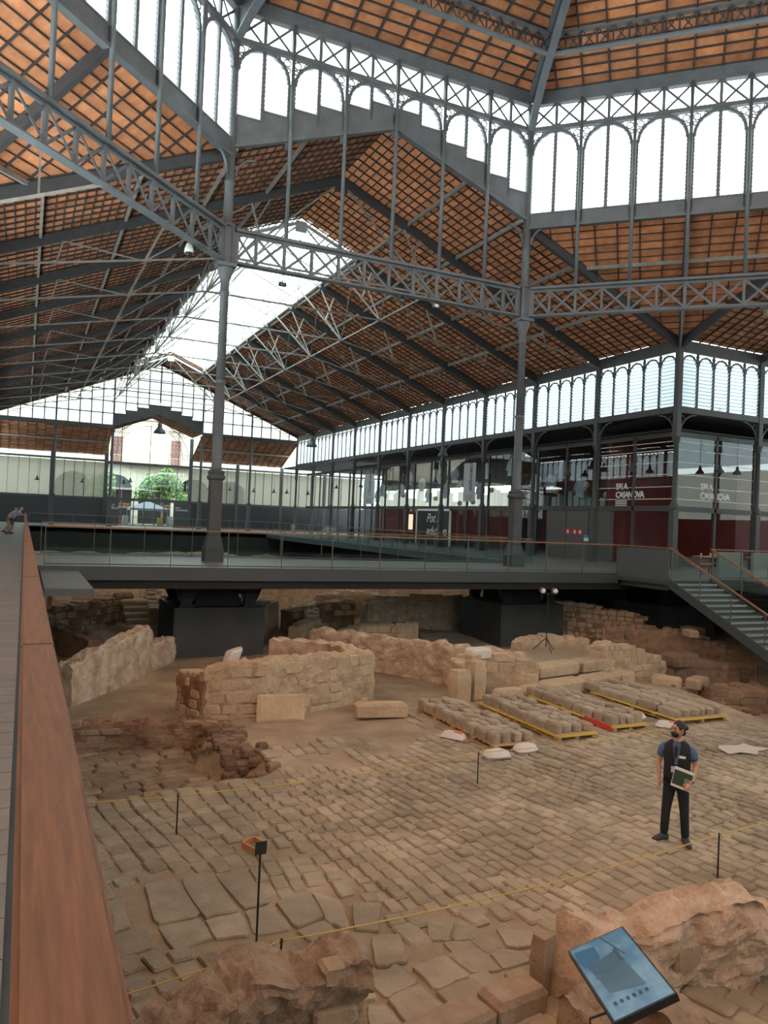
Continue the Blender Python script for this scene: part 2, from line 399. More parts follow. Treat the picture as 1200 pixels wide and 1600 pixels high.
# ---------------------------------------------------------------- great columns of the octagon
def great_column(x, y, label):
    o = thing('iron_column', (x, y, 0), label, 'column', 'great columns of the octagon')
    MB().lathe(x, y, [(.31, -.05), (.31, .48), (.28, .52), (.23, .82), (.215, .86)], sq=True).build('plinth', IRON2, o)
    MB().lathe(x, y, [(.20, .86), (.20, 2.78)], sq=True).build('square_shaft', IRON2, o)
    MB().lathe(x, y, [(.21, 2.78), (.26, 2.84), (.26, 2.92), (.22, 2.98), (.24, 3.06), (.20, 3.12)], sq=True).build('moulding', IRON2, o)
    MB().lathe(x, y, [(.19, 3.1), (.19, 3.2), (.175, 3.25), (.16, 6.1)], 16).build('lower_shaft', IRON, o, smooth=True)
    MB().lathe(x, y, [(.18, 6.1), (.19, 6.15), (.18, 6.22)], 16).build('ring', IRON, o)
    MB().lathe(x, y, [(.155, 6.2), (.145, 9.2), (.17, 9.22), (.17, 9.28), (.15, 9.3), (.15, 9.62), (.19, 9.75), (.28, 10.02), (.30, 10.10)], 16).build('upper_shaft', IRON, o, smooth=True)
    MB().box(x-.32, x+.32, y-.32, y+.32, 10.10, 10.22).build('capital_plate', IRON, o)
    nb = MB().box(x-.16, x+.16, y-.16, y+.16, 10.22, GT+.02)
    for a in range(4):
        t = pi/4+a*pi/2; nb.obox((x+.24*cos(t), y+.24*sin(t), 10.87), (.03*cos(t), .03*sin(t), 0), (-.05*sin(t), .05*cos(t), 0), (0, 0, .62))
    nb.build('girder_node', IRON, o)
    MB().lathe(x, y, [(.24, GT), (.24, GT+.1), (.17, GT+.16), (.16, 13.0), (.18, 13.02), (.18, 13.1), (.16, 13.12), (.16, 19.1)], 14).build('drum_shaft', IRON, o, smooth=True)
    return o
S_, W_ = (CX-L/2, CY-AP), (CX+L/2, CY-AP)
E1, E2 = (XR, CY-L/2), (XL, CY-L/2)
great_column(*A, 'tall iron column rising through the bridge deck at the left pier')
great_column(*B, 'tall iron column rising through the bridge deck at the right pier')
great_column(*C_, 'tall iron column of the octagon left of the walkway')
great_column(*D_, 'tall iron column of the octagon right of the stair')

def P3(p, q, t, z): return (p[0]+(q[0]-p[0])*t, p[1]+(q[1]-p[1])*t, z)
def lattice(p, q, label, z0=GB, z1=GT, n=12, w=.20, name='lattice_girder', e0=.3):
    o = thing(name, P3(p, q, .5, z0), label, 'girder', 'lattice girders of the octagon')
    ln = hypot(q[0]-p[0], q[1]-p[1]); t0 = e0/ln; nrm = Vector((-(q[1]-p[1])/ln, (q[0]-p[0])/ln, 0))
    MB().bar(P3(p, q, t0, z1-.05), P3(p, q, 1-t0, z1-.05), w*1.6, .10).bar(P3(p, q, t0, z1-.15), P3(p, q, 1-t0, z1-.15), .05, .12).build('top_chord', IRON, o)
    MB().bar(P3(p, q, t0, z0+.03), P3(p, q, 1-t0, z0+.03), w*1.6, .05).bar(P3(p, q, t0, z0+.09), P3(p, q, 1-t0, z0+.09), .05, .08).build('bottom_chord', IRON, o)
    for k in range(n+1):
        t = min(max(k/n, t0), 1-t0)
        MB().bar(P3(p, q, t, z0+.06), P3(p, q, t, z1-.1), .10 if 0 < k < n else .22, .10, up=nrm).build('post', IRON, o)
    for k in range(n):
        a, b = max(k/n, t0), min((k+1)/n, 1-t0)
        for s in (0, 1):
            za, zb = (z0+.1, z1-.18) if s else (z1-.18, z0+.1)
            off = nrm*(.03 if s else -.03)
            MB().bar(Vector(P3(p, q, a, za))+off, Vector(P3(p, q, b, zb))+off, .085, .02, up=nrm).build('brace', IRON, o)
    return o
lattice(A, B, 'lattice girder of crossed braces spanning between the two bridge columns')
lattice(C_, A, 'lattice girder running from the upper left frame edge to the left column')
lattice(B, D_, 'lattice girder running right from the right bridge column')

# ---------------------------------------------------------------- drum windows over each octagon side
def arch_louvre(mb, p, dirn, nrm, x0, x1, z0, z1, arcx, rad, step=.16, dep=.11):
    """slats between x0..x1 (along dirn from p), below an arch of radius rad centred arcx whose crown is z1"""
    z = z0+step*.5; spring = z1-rad
    while z < z1-.03:
        a, b = x0, x1
        if z > spring:
            hw = sqrt(max(rad*rad-(z-spring)**2, 0)); a, b = max(a, arcx-hw), min(b, arcx+hw)
        if b-a > .05:
            pa = Vector((p[0]+dirn[0]*a, p[1]+dirn[1]*a, z)); pb = Vector((p[0]+dirn[0]*b, p[1]+dirn[1]*b, z))
            n_ = Vector((nrm[0], nrm[1], 0))*(dep/2); u = Vector((0, 0, step*.44))
            mb.quad(pa-n_-u, pb-n_-u, pb+n_+u, pa+n_+u)
        z += step
def scroll(mb, c, dirn, r, nseg=8, w=.042):
    c = Vector(c); d = Vector((dirn[0], dirn[1], 0))
    pts = [c+d*(r*cos(2*pi*i/nseg))+Vector((0, 0, r*sin(2*pi*i/nseg))) for i in range(nseg)]
    for i in range(nseg): mb.bar(pts[i], pts[(i+1) % nseg], w, w, up=(0, 0, 1) if abs((pts[(i+1) % nseg]-pts[i]).z) < r*.3 else (dirn[0], dirn[1], 0))
wn = [0]
def drum_side(p, q, gable):
    wn[0] += 1
    o = thing('window_%d' % wn[0], P3(p, q, .5, 14), kind='structure')
    ln = hypot(q[0]-p[0], q[1]-p[1]); d = ((q[0]-p[0])/ln, (q[1]-p[1])/ln); nr = (-d[1], d[0]); up = Vector((nr[0], nr[1], 0))
    def at(x, z, off=0): return Vector((p[0]+d[0]*x+nr[0]*off, p[1]+d[1]*x+nr[1]*off, z))
    def zbot(x): return 14.30+.36*(ln/2-abs(x-ln/2)) if gable else 13.98
    hb = ln/12
    # fascia
    f = MB()
    for j in range(12):
        x0, x1 = j*hb, (j+1)*hb
        xm = min(x0, ln-x1)+hb*.1
        zt = (15.38+.36*xm) if gable else 14.55
        for off in (-.05, .05): f.quad(at(x0, zbot(x0), off), at(x1, zbot(x1), off), at(x1, zt, off), at(x0, zt, off))
        f.bar(at(x0+.02, zt, 0), at(x1-.02, zt, 0), .14, .06)
    f.build('fascia', IRON, o)
    r = MB()
    if gable:
        r.bar(at(0, zbot(0), 0), at(ln/2, zbot(ln/2), 0), .25, .12).bar(at(ln/2, zbot(ln/2), 0), at(ln, zbot(ln), 0), .25, .12)
    else: r.bar(at(0, 13.98), at(ln, 13.98), .25, .12)
    r.build('fascia_edge', IRON, o)
    MB().bar(at(.1, 18.05), at(ln-.1, 18.05), .22, .16).build('arch_beam', IRON, o)
    MB().bar(at(.1, 19.12), at(ln-.1, 19.12), .26, .16).box(0, 0, 0, 0, 0, 0).build('eave_beam', IRON, o)
    MB().bar(at(.0, 19.36, -.1), at(ln, 19.36, -.1), .08, .36).build('eave_plate', IRON, o)
    for j in range(1, 6):
        MB().lathe(p[0]+d[0]*j*2*hb-nr[0]*.12, p[1]+d[1]*j*2*hb-nr[1]*.12, [(.075, GT), (.07, 19.1)], 8).build('slender_post', IRON, o, smooth=True)
    for j in range(6):   # arched pairs of lights
        x0 = j*2*hb; xc = x0+hb; rad = hb-.12
        zc = 17.93; spring = zc-rad
        m = MB(); m.bar(at(xc, (14.5 if not gable else zbot(xc)+.4)), at(xc, zc), .13, .10, up=up)
        for s in (-1, 1): m.bar(at(xc+s*(rad+.03), zbot(xc)), at(xc+s*(rad+.03), spring), .11, .10, up=up)
        for i in range(12):
            t0, t1 = pi*i/12, pi*(i+1)/12
            m.bar(at(xc+rad*cos(t0), spring+rad*sin(t0)), at(xc+rad*cos(t1), spring+rad*sin(t1)), .15, .12)
        m.build('arch_frame', IRON, o)
        s_ = MB()
        for s in (-1, 1):
            cx_ = xc+s*(hb-.2)
            scroll(s_, at(cx_, zc-.17), d, .13); scroll(s_, at(xc+s*(hb-.52), zc-.08), d, .07, 6); scroll(s_, at(cx_+s*.06, zc-.42), d, .08, 6)
            scroll(s_, at(cx_-s*.1, zc-.32), d, .05, 6)
        s_.build('scrollwork', IRON, o)
        for s in (0, 1):
            a, b = (xc-rad, xc-.05) if s == 0 else (xc+.05, xc+rad)
            xm = min(a, ln-b)
            zt = (15.40+.36*(min(x0+s*hb, ln-x0-(s+1)*hb)+hb*.1)) if gable else 14.58
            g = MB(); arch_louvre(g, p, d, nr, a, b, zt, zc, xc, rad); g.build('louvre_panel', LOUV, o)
    for j in range(12):   # crossed frieze
        x0, x1 = j*hb, (j+1)*hb
        MB().bar(at(x0, 18.1), at(x0, 19.1), .12, .10, up=up).build('frieze_post', IRON, o)
        MB().bar(at(x0+.04, 18.13), at(x1-.04, 19.05), .085, .03, up=up).bar(at(x0+.04, 19.05, .03), at(x1-.04, 18.13, .03), .085, .03, up=up).build('cross_brace', IRON, o)
    br = MB()
    for xx, s in ((.2, 1), (ln-.2, -1)):   # curved brackets at the foot
        for i in range(6):
            t0, t1 = pi/2*i/6, pi/2*(i+1)/6
            br.bar(at(xx+s*.7*(1-sin(t0)) if False else xx+s*.7*(1-cos(t0)), 13.3+.7*sin(t0)), at(xx+s*.7*(1-cos(t1)), 13.3+.7*sin(t1)), .08, .06)
    br.build('bracket', IRON, o)
    return o
drum_side(A, B, True); drum_side(C_, A, False); drum_side(B, D_, False)
drum_side(D_, E1, True); drum_side(E2, C_, True)

# ---------------------------------------------------------------- roof faces
TILEQ = {}
def roof_face(name, poly, zf, udir, cu, cv, m=TILE, purl=None, ntile=0, skip=None, bw=.045, bh=.06, boards_=None):
    """tiles, battens and ribs under a roof plane; poly in plan, udir = eave direction (unit), zf(x,y) = height"""
    poly = ccw(poly); vdir = (-udir[1], udir[0]); o = thing(name, (sum(p[0] for p in poly)/len(poly), sum(p[1] for p in poly)/len(poly), zf(*poly[0])), kind='structure')
    us = [p[0]*udir[0]+p[1]*udir[1] for p in poly]; vs = [p[0]*vdir[0]+p[1]*vdir[1] for p in poly]
    u0, u1, v0, v1 = min(us), max(us), min(vs), max(vs)
    def xy(u, v): return (u*udir[0]+v*vdir[0], u*udir[1]+v*vdir[1])
    rb = MB()
    for pb in (boards_ or [poly]): rb.poly([(p[0], p[1], zf(*p)+.16) for p in pb]).poly([(p[0], p[1], zf(*p)+.22) for p in pb[::-1]])
    rb.build('roof_light_stop', SKIN_UP, o)  # opaque skin added above the tiles to stop light coming through
    nu, nv = int((u1-u0)/cu)+1, int((v1-v0)/cv)+1
    cells = []
    for i in range(nu):
        for j in range(nv):
            a, b, c, d = u0+i*cu, min(u0+(i+1)*cu, u1), v0+j*cv, min(v0+(j+1)*cv, v1)
            if b-a < .03 or d-c < .03: continue
            um, vm = (a+b)/2, (c+d)/2; x, y = xy(um, vm)
            if skip and skip(x, y): continue
            if min(um-a, vm-c) < 0: continue
            pl = clip_poly([xy(a+.015, c+.012), xy(b-.015, c+.012), xy(b-.015, d-.012), xy(a+.015, d-.012)], poly)
            if len(pl) < 3: continue
            cells.append((x*x+y*y+((zf(x, y)-1.6)**2), pl))
    cells.sort(key=lambda c: c[0]); rest = MB(); rg = random.Random(7)
    for k, (dd_, pl) in enumerate(cells):
        q = MB() if k < ntile else rest; lift = rg.uniform(.03, .055)
        top = [(p[0], p[1], zf(*p)+lift+.05) for p in pl]; bot = [(p[0], p[1], zf(*p)+lift) for p in pl]
        n = len(q.v); q.v += bot+top; L_ = len(pl)
        q.f.append(tuple(n+i for i in reversed(range(L_))))
        for i in range(L_): q.f.append((n+i, n+(i+1) % L_, n+L_+(i+1) % L_, n+L_+i))
        if k < ntile: q.build('roof_tile', m, o)
    if rest.v: rest.build('roof_tile', m, o, kind='stuff')
    bt = MB()
    for j in range(nv+1):
        v = v0+j*cv; s = clip_seg(xy(u0, v), xy(u1, v), poly)
        if s:
            segs = [s]
            if skip:
                (xa, ya), (xb, yb) = s; segs = []; N_ = 40; cur = None
                for k in range(N_+1):
                    x, y = xa+(xb-xa)*k/N_, ya+(yb-ya)*k/N_
                    if skip(x, y):
                        if cur: segs.append((cur, (x, y))); cur = None
                    elif cur is None: cur = (x, y)
                if cur: segs.append((cur, (xb, yb)))
            for a, b in segs:
                if hypot(a[0]-b[0], a[1]-b[1]) > .05: bt.bar((*a, zf(*a)+.02), (*b, zf(*b)+.02), bw*.8, bh*.7)
    bt.build('batten', BATTEN, o, kind='stuff')
    for i in range(nu+1):
        u = u0+i*cu; s = clip_seg(xy(u, v0), xy(u, v1), poly)
        if s and not (skip and skip((s[0][0]+s[1][0])/2, (s[0][1]+s[1][1])/2) and False):
            a, b = s
            if skip:
                if skip(*a): a = None
                N_ = 60; pts = [(s[0][0]+(s[1][0]-s[0][0])*k/N_, s[0][1]+(s[1][1]-s[0][1])*k/N_) for k in range(N_+1)]
                ok = [p for p in pts if not skip(*p)]
                if len(ok) < 2: continue
                a, b = ok[0], ok[-1]
            MB().bar((*a, zf(*a)-.0), (*b, zf(*b)-.0), bw, bh).build('rib', BATTEN, o)
    for vv in (purl or []):
        v = v0+vv if vv >= 0 else v1+vv; s = clip_seg(xy(u0, v), xy(u1, v), poly)
        if s: MB().bar((*s[0], zf(*s[0])-.10), (*s[1], zf(*s[1])-.10), .10, .16).build('purlin', TRUSS, o)
    return o
SKX, SKY0, SKY1 = 3.15, Y0+2*BAY, Y0+9*BAY
def sky_skip(x, y): return abs(x-CX) < SKX and SKY0 < y < SKY1
CT = .34*.92
pl_ = [2.2, 5.4, 8.6, 11.4]
mR, mL = (XR-DD/2, Y0-DD/2), (XL+DD/2, Y0-DD/2)
roof_face('ceiling', [(CX, Y0), (XR, Y0), (XR, YE), (CX, YE)], nave_z, (0, 1), BAY/9, CT, purl=[3, 6, 9, 11.6], ntile=300, skip=sky_skip,
          boards_=[[(CX+SKX, Y0), (XR, Y0), (XR, YE), (CX+SKX, YE)], [(CX, Y0), (CX+SKX, Y0), (CX+SKX, SKY0), (CX, SKY0)], [(CX, SKY1), (CX+SKX, SKY1), (CX+SKX, YE), (CX, YE)]])
roof_face('ceiling', [(XL, Y0), (CX, Y0), (CX, YE), (XL, YE)], nave_z, (0, 1), BAY/9, CT, purl=[3.4, 6, 9, 12], ntile=300, skip=sky_skip,
          boards_=[[(XL, Y0), (CX-SKX, Y0), (CX-SKX, YE), (XL, YE)], [(CX-SKX, Y0), (CX, Y0), (CX, SKY0), (CX-SKX, SKY0)], [(CX-SKX, SKY1), (CX, SKY1), (CX, YE), (CX-SKX, YE)]])
ZB = RIDGE-SL*L/2
def corner_z(x, y):
    t = ((abs(x-CX)-L/2)+(y-(Y0-DD)))/DD-1      # 0 on the octagon side, 1 at the crossing corner
    return ZB+(EAVE-ZB)*t
r2 = 1/sqrt(2)
roof_face('ceiling', [B, D_, (XR, Y0)], corner_z, (r2, -r2), L/14, .33, ntile=300, purl=[2.2, 4.4])
roof_face('ceiling', [A, (XL, Y0), C_], corner_z, (r2, r2), L/14, .33, ntile=300, purl=[2.2, 4.4])
roof_face('ceiling', [(XR, CY), (XR+26, CY), (XR+26, Y0), (XR, Y0)], trans_z, (1, 0), BAY/9, CT, purl=[3, 6, 9, 12], ntile=100)
roof_face('ceiling', [(XL-24, CY), (XL, CY), (XL, Y0), (XL-24, Y0)], trans_z, (1, 0), BAY/9, CT, purl=[3, 6, 9, 12], ntile=200)
# shell of the arms that lie outside the frame: end walls, aisles and the arm behind the viewer
SHELL_DARK = mat('shell_light_cut', (.045, .045, .043), .8)  # unseen shell panels darkened to cut reflections and light on the left roof
def shell_wall(p, q, tall=False):
    m = MB(); m.quad((*p, -4.5), (*q, -4.5), (*q, 3.0), (*p, 3.0)); o = m.build('wall_side', DARK, None, kind='structure')
    MB().quad((*p, 3.0), (*q, 3.0), (*q, 7.0), (*p, 7.0)).build('louvre_band', LOUV3 if tall else SHELL_DARK, o)
BY = CY-AP
shell_wall((XL-24, BY-5), (XL-24, Y0+5)); shell_wall((XR+26, BY-5), (XR+26, Y0+5), True); shell_wall((XL-5.4, BY-26), (XR+5.4, BY-26))
shell_wall((XL-5.4, BY-26), (XL-5.4, BY-5)); shell_wall((XR+5.4, BY-26), (XR+5.4, BY-5)); shell_wall((XL-24, BY-5), (XL-5.4, BY-5)); shell_wall((XR+5.4, BY-5), (XR+26, BY-5))
shell_wall((XL-24, Y0+5), (XL-5.4, Y0+5)); shell_wall((XL-5.4, Y0+5), (XL-5.4, YO))
for (p, q) in (((XL, BY), (XL, BY-26)), ((XR, BY), (XR, BY-26)), ((XL, BY), (XL-24, BY)), ((XR, BY), (XR+26, BY))):
    MB().quad((*p, 7.5), (*q, 7.5), (*q, EAVE-.4), (*p, EAVE-.4)).build('wall_side', LOUV2 if q[0] > XL-1 else SHELL_DARK, None, kind='structure')
for x in (XL-24, XR+26):
    MB().poly([(x, BY, 7.5), (x, Y0, 7.5), (x, Y0, EAVE), (x, CY, RIDGE), (x, BY, EAVE)]).build('wall_side', LOUV2 if x > 0 else SHELL_DARK, None, kind='structure')
MB().poly([(XL, BY-26, 7.5), (XR, BY-26, 7.5), (XR, BY-26, EAVE), (CX, BY-26, RIDGE), (XL, BY-26, EAVE)]).build('wall_side', LOUV2, None, kind='structure')
for s in (-1, 1):
    MB().quad((CX, BY, RIDGE), (CX+s*AP, BY, EAVE), (CX+s*AP, BY-26, EAVE), (CX, BY-26, RIDGE)).build('ceiling', TILE, None, kind='structure')
    x0, x1 = (XR, XR+26) if s > 0 else (XL-24, XL)
    MB().quad((x0, BY, 7.4), (x1, BY, 7.4), (x1, BY-5.4, 6.9), (x0, BY-5.4, 6.9)).build('ceiling', SHELL_DARK, None, kind='structure')
    MB().quad((x0, Y0, 7.4), (x1, Y0, 7.4), (x1, Y0+5.4, 6.9), (x0, Y0+5.4, 6.9)).build('ceiling', SHELL_DARK, None, kind='structure')
    MB().quad((CX+s*AP, BY, 7.4), (CX+s*AP, BY-26, 7.4), (CX+s*(AP+5.4), BY-26, 6.9), (CX+s*(AP+5.4), BY, 6.9)).build('ceiling', SHELL_DARK, None, kind='structure')
MB().quad((XL, Y0, 7.4), (XL, YE, 7.4), (XL-5.4, YE, 6.9), (XL-5.4, Y0, 6.9)).build('ceiling', SHELL_DARK, None, kind='structure')
for (p, q) in ((E1, W_), (W_, S_), (S_, E2)):
    MB().quad((*p, 14.0), (*q, 14.0), (*q, 19.2), (*p, 19.2)).build('wall_drum', LOUV, None, kind='structure')
for (a_, b_, c_2) in ((E1, (XR, BY), W_), (E2, (XL, BY), S_)):
    MB().poly([(*a_, RIDGE-SL*L/2), (*b_, EAVE), (*c_2, RIDGE-SL*L/2)]).build('ceiling', TILE, None, kind='structure')
# far slopes of the side arms and the arm behind the viewer (plain boarding, out of sight)
MB().quad((XR, CY, RIDGE), (XR, CY-AP, EAVE), (XR+26, CY-AP, EAVE), (XR+26, CY, RIDGE)).build('ceiling', TILE, None, kind='structure')
MB().quad((XL, CY, RIDGE), (XL-24, CY, RIDGE), (XL-24, CY-AP, EAVE), (XL, CY-AP, EAVE)).build('ceiling', TILE, None, kind='structure')
# valley and wall rafters of the crossing corners
def rafter_bar(mb, p, q, w=.22, h=.42): mb.bar(p, q, w, h)
for (c, m, s) in (((XR, Y0), mR, 'right'), ((XL, Y0), mL, 'left')):
    o = thing('corner_rafter', (c[0], c[1], EAVE), 'dark middle rafter rising from the %s crossing corner to the octagon side' % s, 'rafter')
    MB().bar((c[0], c[1], EAVE-.25), (m[0], m[1], ZB-.22), .18, .36).build('beam', RAFT, o)
    MB().bar((c[0], c[1], EAVE-.5), (m[0], m[1], 10.3), .07, .07).build('tie_rod', TRUSS, o)
    for t in (.35, .65):
        x, y = c[0]+(m[0]-c[0])*t, c[1]+(m[1]-c[1])*t
        MB().bar((x, y, EAVE-.5+(10.3-EAVE+.5)*t), (x, y, corner_z(x, y)-.3), .05, .06).build('strut', TRUSS, o)
def pitch_beam(x0, x1, y, lab=None, axis='x'):
    pass
# dome roof over the octagon
OCT = [B, D_, E1, W_, S_, E2, C_, A]
DS = .38
def dome_z(x, y):
    r = 0
    for k in range(8):
        t = pi/2-k*pi/4; r = max(r, (x-CX)*cos(t)+(y-CY)*sin(t))
    return 19.52+DS*(AP-r)
for k in range(8):
    p, q = OCT[k-1], OCT[k]
    ux, uy = (q[0]-p[0])/L, (q[1]-p[1])/L
    def inn(pt, s): return (CX+(pt[0]-CX)*s, CY+(pt[1]-CY)*s)
    if k in (0, 1, 7):
        roof_face('ceiling', [p, q, inn(q, .35), inn(p, .35)], dome_z, (ux, uy), L/12, .40, ntile=150, bw=.06, bh=.10)
    else:
        MB().poly([(*p, dome_z(*p)), (*q, dome_z(*q)), (CX, CY, 19.52+DS*AP)]).build('ceiling', TILE, None, kind='structure')
for k in (0, 1, 7):
    MB().poly([(*[CX+(OCT[k-1][0]-CX)*.35, CY+(OCT[k-1][1]-CY)*.35], 19.52+DS*AP*.65+.1), (*[CX+(OCT[k][0]-CX)*.35, CY+(OCT[k][1]-CY)*.35], 19.52+DS*AP*.65+.1), (CX, CY, 19.52+DS*AP)]).build('ceiling', TILE, None, kind='structure')
for pt, s in ((A, 'left'), (B, 'right'), (C_, 'far left'), (D_, 'far right')):
    o = thing('hip_rafter', (pt[0], pt[1], 18.2), 'curved iron hip rafter rising into the dome from the %s column' % s, 'rafter')
    def on_(s_, z): return (CX+(pt[0]-CX)*s_, CY+(pt[1]-CY)*s_, z)
    pts = [on_(1-.0-k*.055, 17.9+[0, .75, 1.25, 1.55, 1.85, 2.15, 2.45, 2.75, 3.0, 3.3, 3.6, 3.9][k]) for k in range(12)]
    lo = MB(); we = MB()
    for a, b in zip(pts, pts[1:]):
        lo.bar(a, b, .30, .05)
        n = len(we.v); za, zb = dome_z(a[0], a[1])-.02, dome_z(b[0], b[1])-.02
        we.quad(a, b, (b[0], b[1], zb), (a[0], a[1], za))
    lo.build('lower_flange', IRON, o); we.build('web', RAFT, o)
    MB().bar(on_(1.0, 19.4), on_(.4, dome_z(*on_(.4, 0)[:2])-.05), .34, .06).build('upper_flange', IRON, o)
def ringp(pt, s, z): return (CX+(pt[0]-CX)*s, CY+(pt[1]-CY)*s)
for i, (p, q) in enumerate(((A, B), (C_, A), (B, D_))):
    p2, q2 = ringp(p, .83, 0), ringp(q, .83, 0)
    o = thing('ring_girder', P3(p2, q2, .5, 19.6), 'small lattice ring girder under the dome roof, %s side' % ['middle', 'left', 'right'][i], 'girder')
    z0, z1 = 19.55, 20.30
    MB().bar(P3(p2, q2, .01, z0), P3(p2, q2, .99, z0), .22, .07).build('bottom_chord', IRON, o)
    MB().bar(P3(p2, q2, .01, z1), P3(p2, q2, .99, z1), .2, .07).build('top_chord', IRON, o)
    n = 18
    for k in range(n):
        MB().bar(P3(p2, q2, k/n, z0), P3(p2, q2, k/n, z1), .05, .05).build('post', RAFT, o)
        MB().bar(P3(p2, q2, k/n, z0), P3(p2, q2, (k+1)/n, z1), .02, .05).bar(P3(p2, q2, k/n, z1), P3(p2, q2, (k+1)/n, z0), .02, .05).build('brace', RAFT, o)

# ---------------------------------------------------------------- nave trusses
def truss(y, label):
    o = thing('roof_truss', (CX, y, EAVE), label, 'truss', 'roof trusses of the nave')
    def pt(x, z): return (CX+x, y, z)
    for s in (-1, 1):
        sx = SKX if SKY0-1 < y < SKY1+1 else 0
        MB().bar(pt(s*(AP-.1), EAVE-.22), pt(s*sx, RIDGE-.24-SL*sx), .16, .34).build('rafter', RAFT, o)
        if sx: MB().bar(pt(s*sx, RIDGE-.24-SL*sx), pt(0, RIDGE-.24), .09, .16).build('rafter_head', WTRUSS, o)
        N1 = pt(s*4.6, 12.35)
        def rp(x): return pt(s*x, RIDGE-.42-SL*x)
        MB().bar(pt(s*(AP-.2), EAVE-.40), N1, .06, .07).build('tie_rod', TRUSS, o)
        mt = WTRUSS if y > SKY0-1 and y < SKY1 else TRUSS  # members in the skylight bays are white, its light put into their colour
        MB().bar(N1, rp(.3), .06, .08).build('hanger', mt, o)
        P_ = pt(s*8.2, 11.55)
        MB().bar(rp(7.4), P_, .09, .10).build('strut', TRUSS, o)
        MB().bar(P_, rp(11.2), .05, .05).bar(P_, rp(4.0), .05, .05).build('stay', TRUSS, o)
        MB().bar(rp(4.0), pt(s*3.5, 13.3), .06, .07).bar(rp(3.2), N1, .05, .06).build('strut', mt, o)
        MB().bar(rp(11.2), pt(s*11.4, 10.95), .05, .06).build('strut', TRUSS, o)
    MB().bar(pt(-4.6, 12.35), pt(4.6, 12.35), .06, .08).build('collar_tie', TRUSS, o)
    MB().bar(pt(0, 12.35), pt(0, RIDGE-.4), .025, .025).build('king_rod', TRUSS, o)
    MB().box(CX-.3, CX+.3, y-.03, y+.03, RIDGE-.75, RIDGE-.2).build('ridge_plate', WTRUSS if SKY0-1 < y < SKY1+1 else RAFT, o)
for k in range(1, 10): truss(Y0+k*BAY, 'iron roof truss across the nave, %s one from the crossing' % ORD[k-1])
for s, n in ((1, 'right'), (-1, 'left')):
    for k in range(0, 4):
        if k == 0:
            o = thing('wall_rafter', (CX+s*AP, Y0, EAVE), 'dark rafter from the %s crossing corner up to the bridge column' % n, 'rafter')
            MB().bar((CX+s*(AP-.1), Y0, EAVE-.22), (CX+s*(L/2), Y0, RIDGE-SL*L/2-.24), .16, .34).build('beam', RAFT, o)
        x = CX+s*AP+s*k*BAY
        if k == 0: x += s*.0
        o = thing('wall_rafter', (x, Y0, EAVE), 'dark rafter of the %s transept roof, %s from the crossing corner' % (n, ORD[k]), 'rafter', 'transept rafters')
        ya = CY+(L/2 if k == 0 else 0)
        MB().bar((x, Y0-.1, EAVE-.22), (x, ya, trans_z(x, ya)-.24), .16, .34).build('beam', RAFT, o)
        if k: MB().bar((x, Y0-.2, EAVE-.4), (x, CY+4.6, 12.35), .06, .07).bar((x, CY+8.2, 11.55), (x, CY+7.4, RIDGE-.42-SL*7.4), .09, .1).build('tie_rod', TRUSS, o)
# longitudinal lattice bracing seen below the ridge
for s in (-1, 1):
    lb = thing('longitudinal_brace', (CX+s*4.6, Y0+5*BAY, 12.3), 'long thin lattice brace running along the nave %s of the ridge' % ('left' if s < 0 else 'right'), 'brace')
    MB().bar((CX+s*4.6, Y0+BAY, 12.35), (CX+s*4.6, YE, 12.35), .05, .08).build('chord', TRUSS, lb)
    for k in range(1, 10):
        for d_ in (0, 1):
            y = Y0+k*BAY+d_*BAY/2
            MB().bar((CX+s*4.6, Y0+(k+d_)*BAY, 12.35), (CX+s*4.0, Y0+(k+.5)*BAY, 14.9), .05, .05).build('diagonal', TRUSS, lb)
# ---------------------------------------------------------------- glazed ridge
sk = thing('skylight', (CX, SKY0, 15.5), 'long glazed ridge lantern with white frames and louvred glass over the nave', 'skylight')
nb_ = 7
for s in (-1, 1):
    MB().bar((CX+s*SKX, SKY0, RIDGE-SL*SKX+.0), (CX+s*SKX, SKY1, RIDGE-SL*SKX+.0), .16, .22).build('curb', WTRUSS, sk)
    MB().bar((CX+s*SKX, SKY0, RIDGE-SL*SKX+.75), (CX+s*SKX, SKY1, RIDGE-SL*SKX+.75), .08, .08).build('upper_plate', WTRUSS, sk)
    for k in range(nb_*3+1):
        y = SKY0+k*BAY/3; MB().bar((CX+s*SKX, y, RIDGE-SL*SKX), (CX+s*SKX, y, RIDGE-SL*SKX+.75), .05, .05).build('side_post', WTRUSS, sk)
    for k in range(nb_):
        y0, y1 = SKY0+k*BAY+.06, SKY0+(k+1)*BAY-.06; g = MB()
        nn = 16
        for j in range(nn):
            a, b = SKX*j/nn, SKX*(j+1)/nn-.03
            g.quad((CX+s*a, y0, RIDGE+.8-SL*a), (CX+s*b, y0, RIDGE+.8-SL*b+.05), (CX+s*b, y1, RIDGE+.8-SL*b+.05), (CX+s*a, y1, RIDGE+.8-SL*a))
        g.build('glass_slats', SKYG, sk); e_ = MB()
        for j in range(1, nn): e_.bar((CX+s*SKX*j/nn, y0, RIDGE+.76-SL*SKX*j/nn), (CX+s*SKX*j/nn, y1, RIDGE+.76-SL*SKX*j/nn), .035, .035)
        e_.build('slat_edges', WTRUSS, sk)
        MB().bar((CX, y0, RIDGE+.62), (CX+s*SKX, y0, RIDGE+.62-SL*SKX), .16, .16).build('rafter', WTRUSS, sk)
        for t in (.33, .66):
            MB().bar((CX, y0+t*BAY, RIDGE+.72), (CX+s*SKX, y0+t*BAY, RIDGE+.72-SL*SKX), .07, .06).build('glazing_bar', WTRUSS, sk)
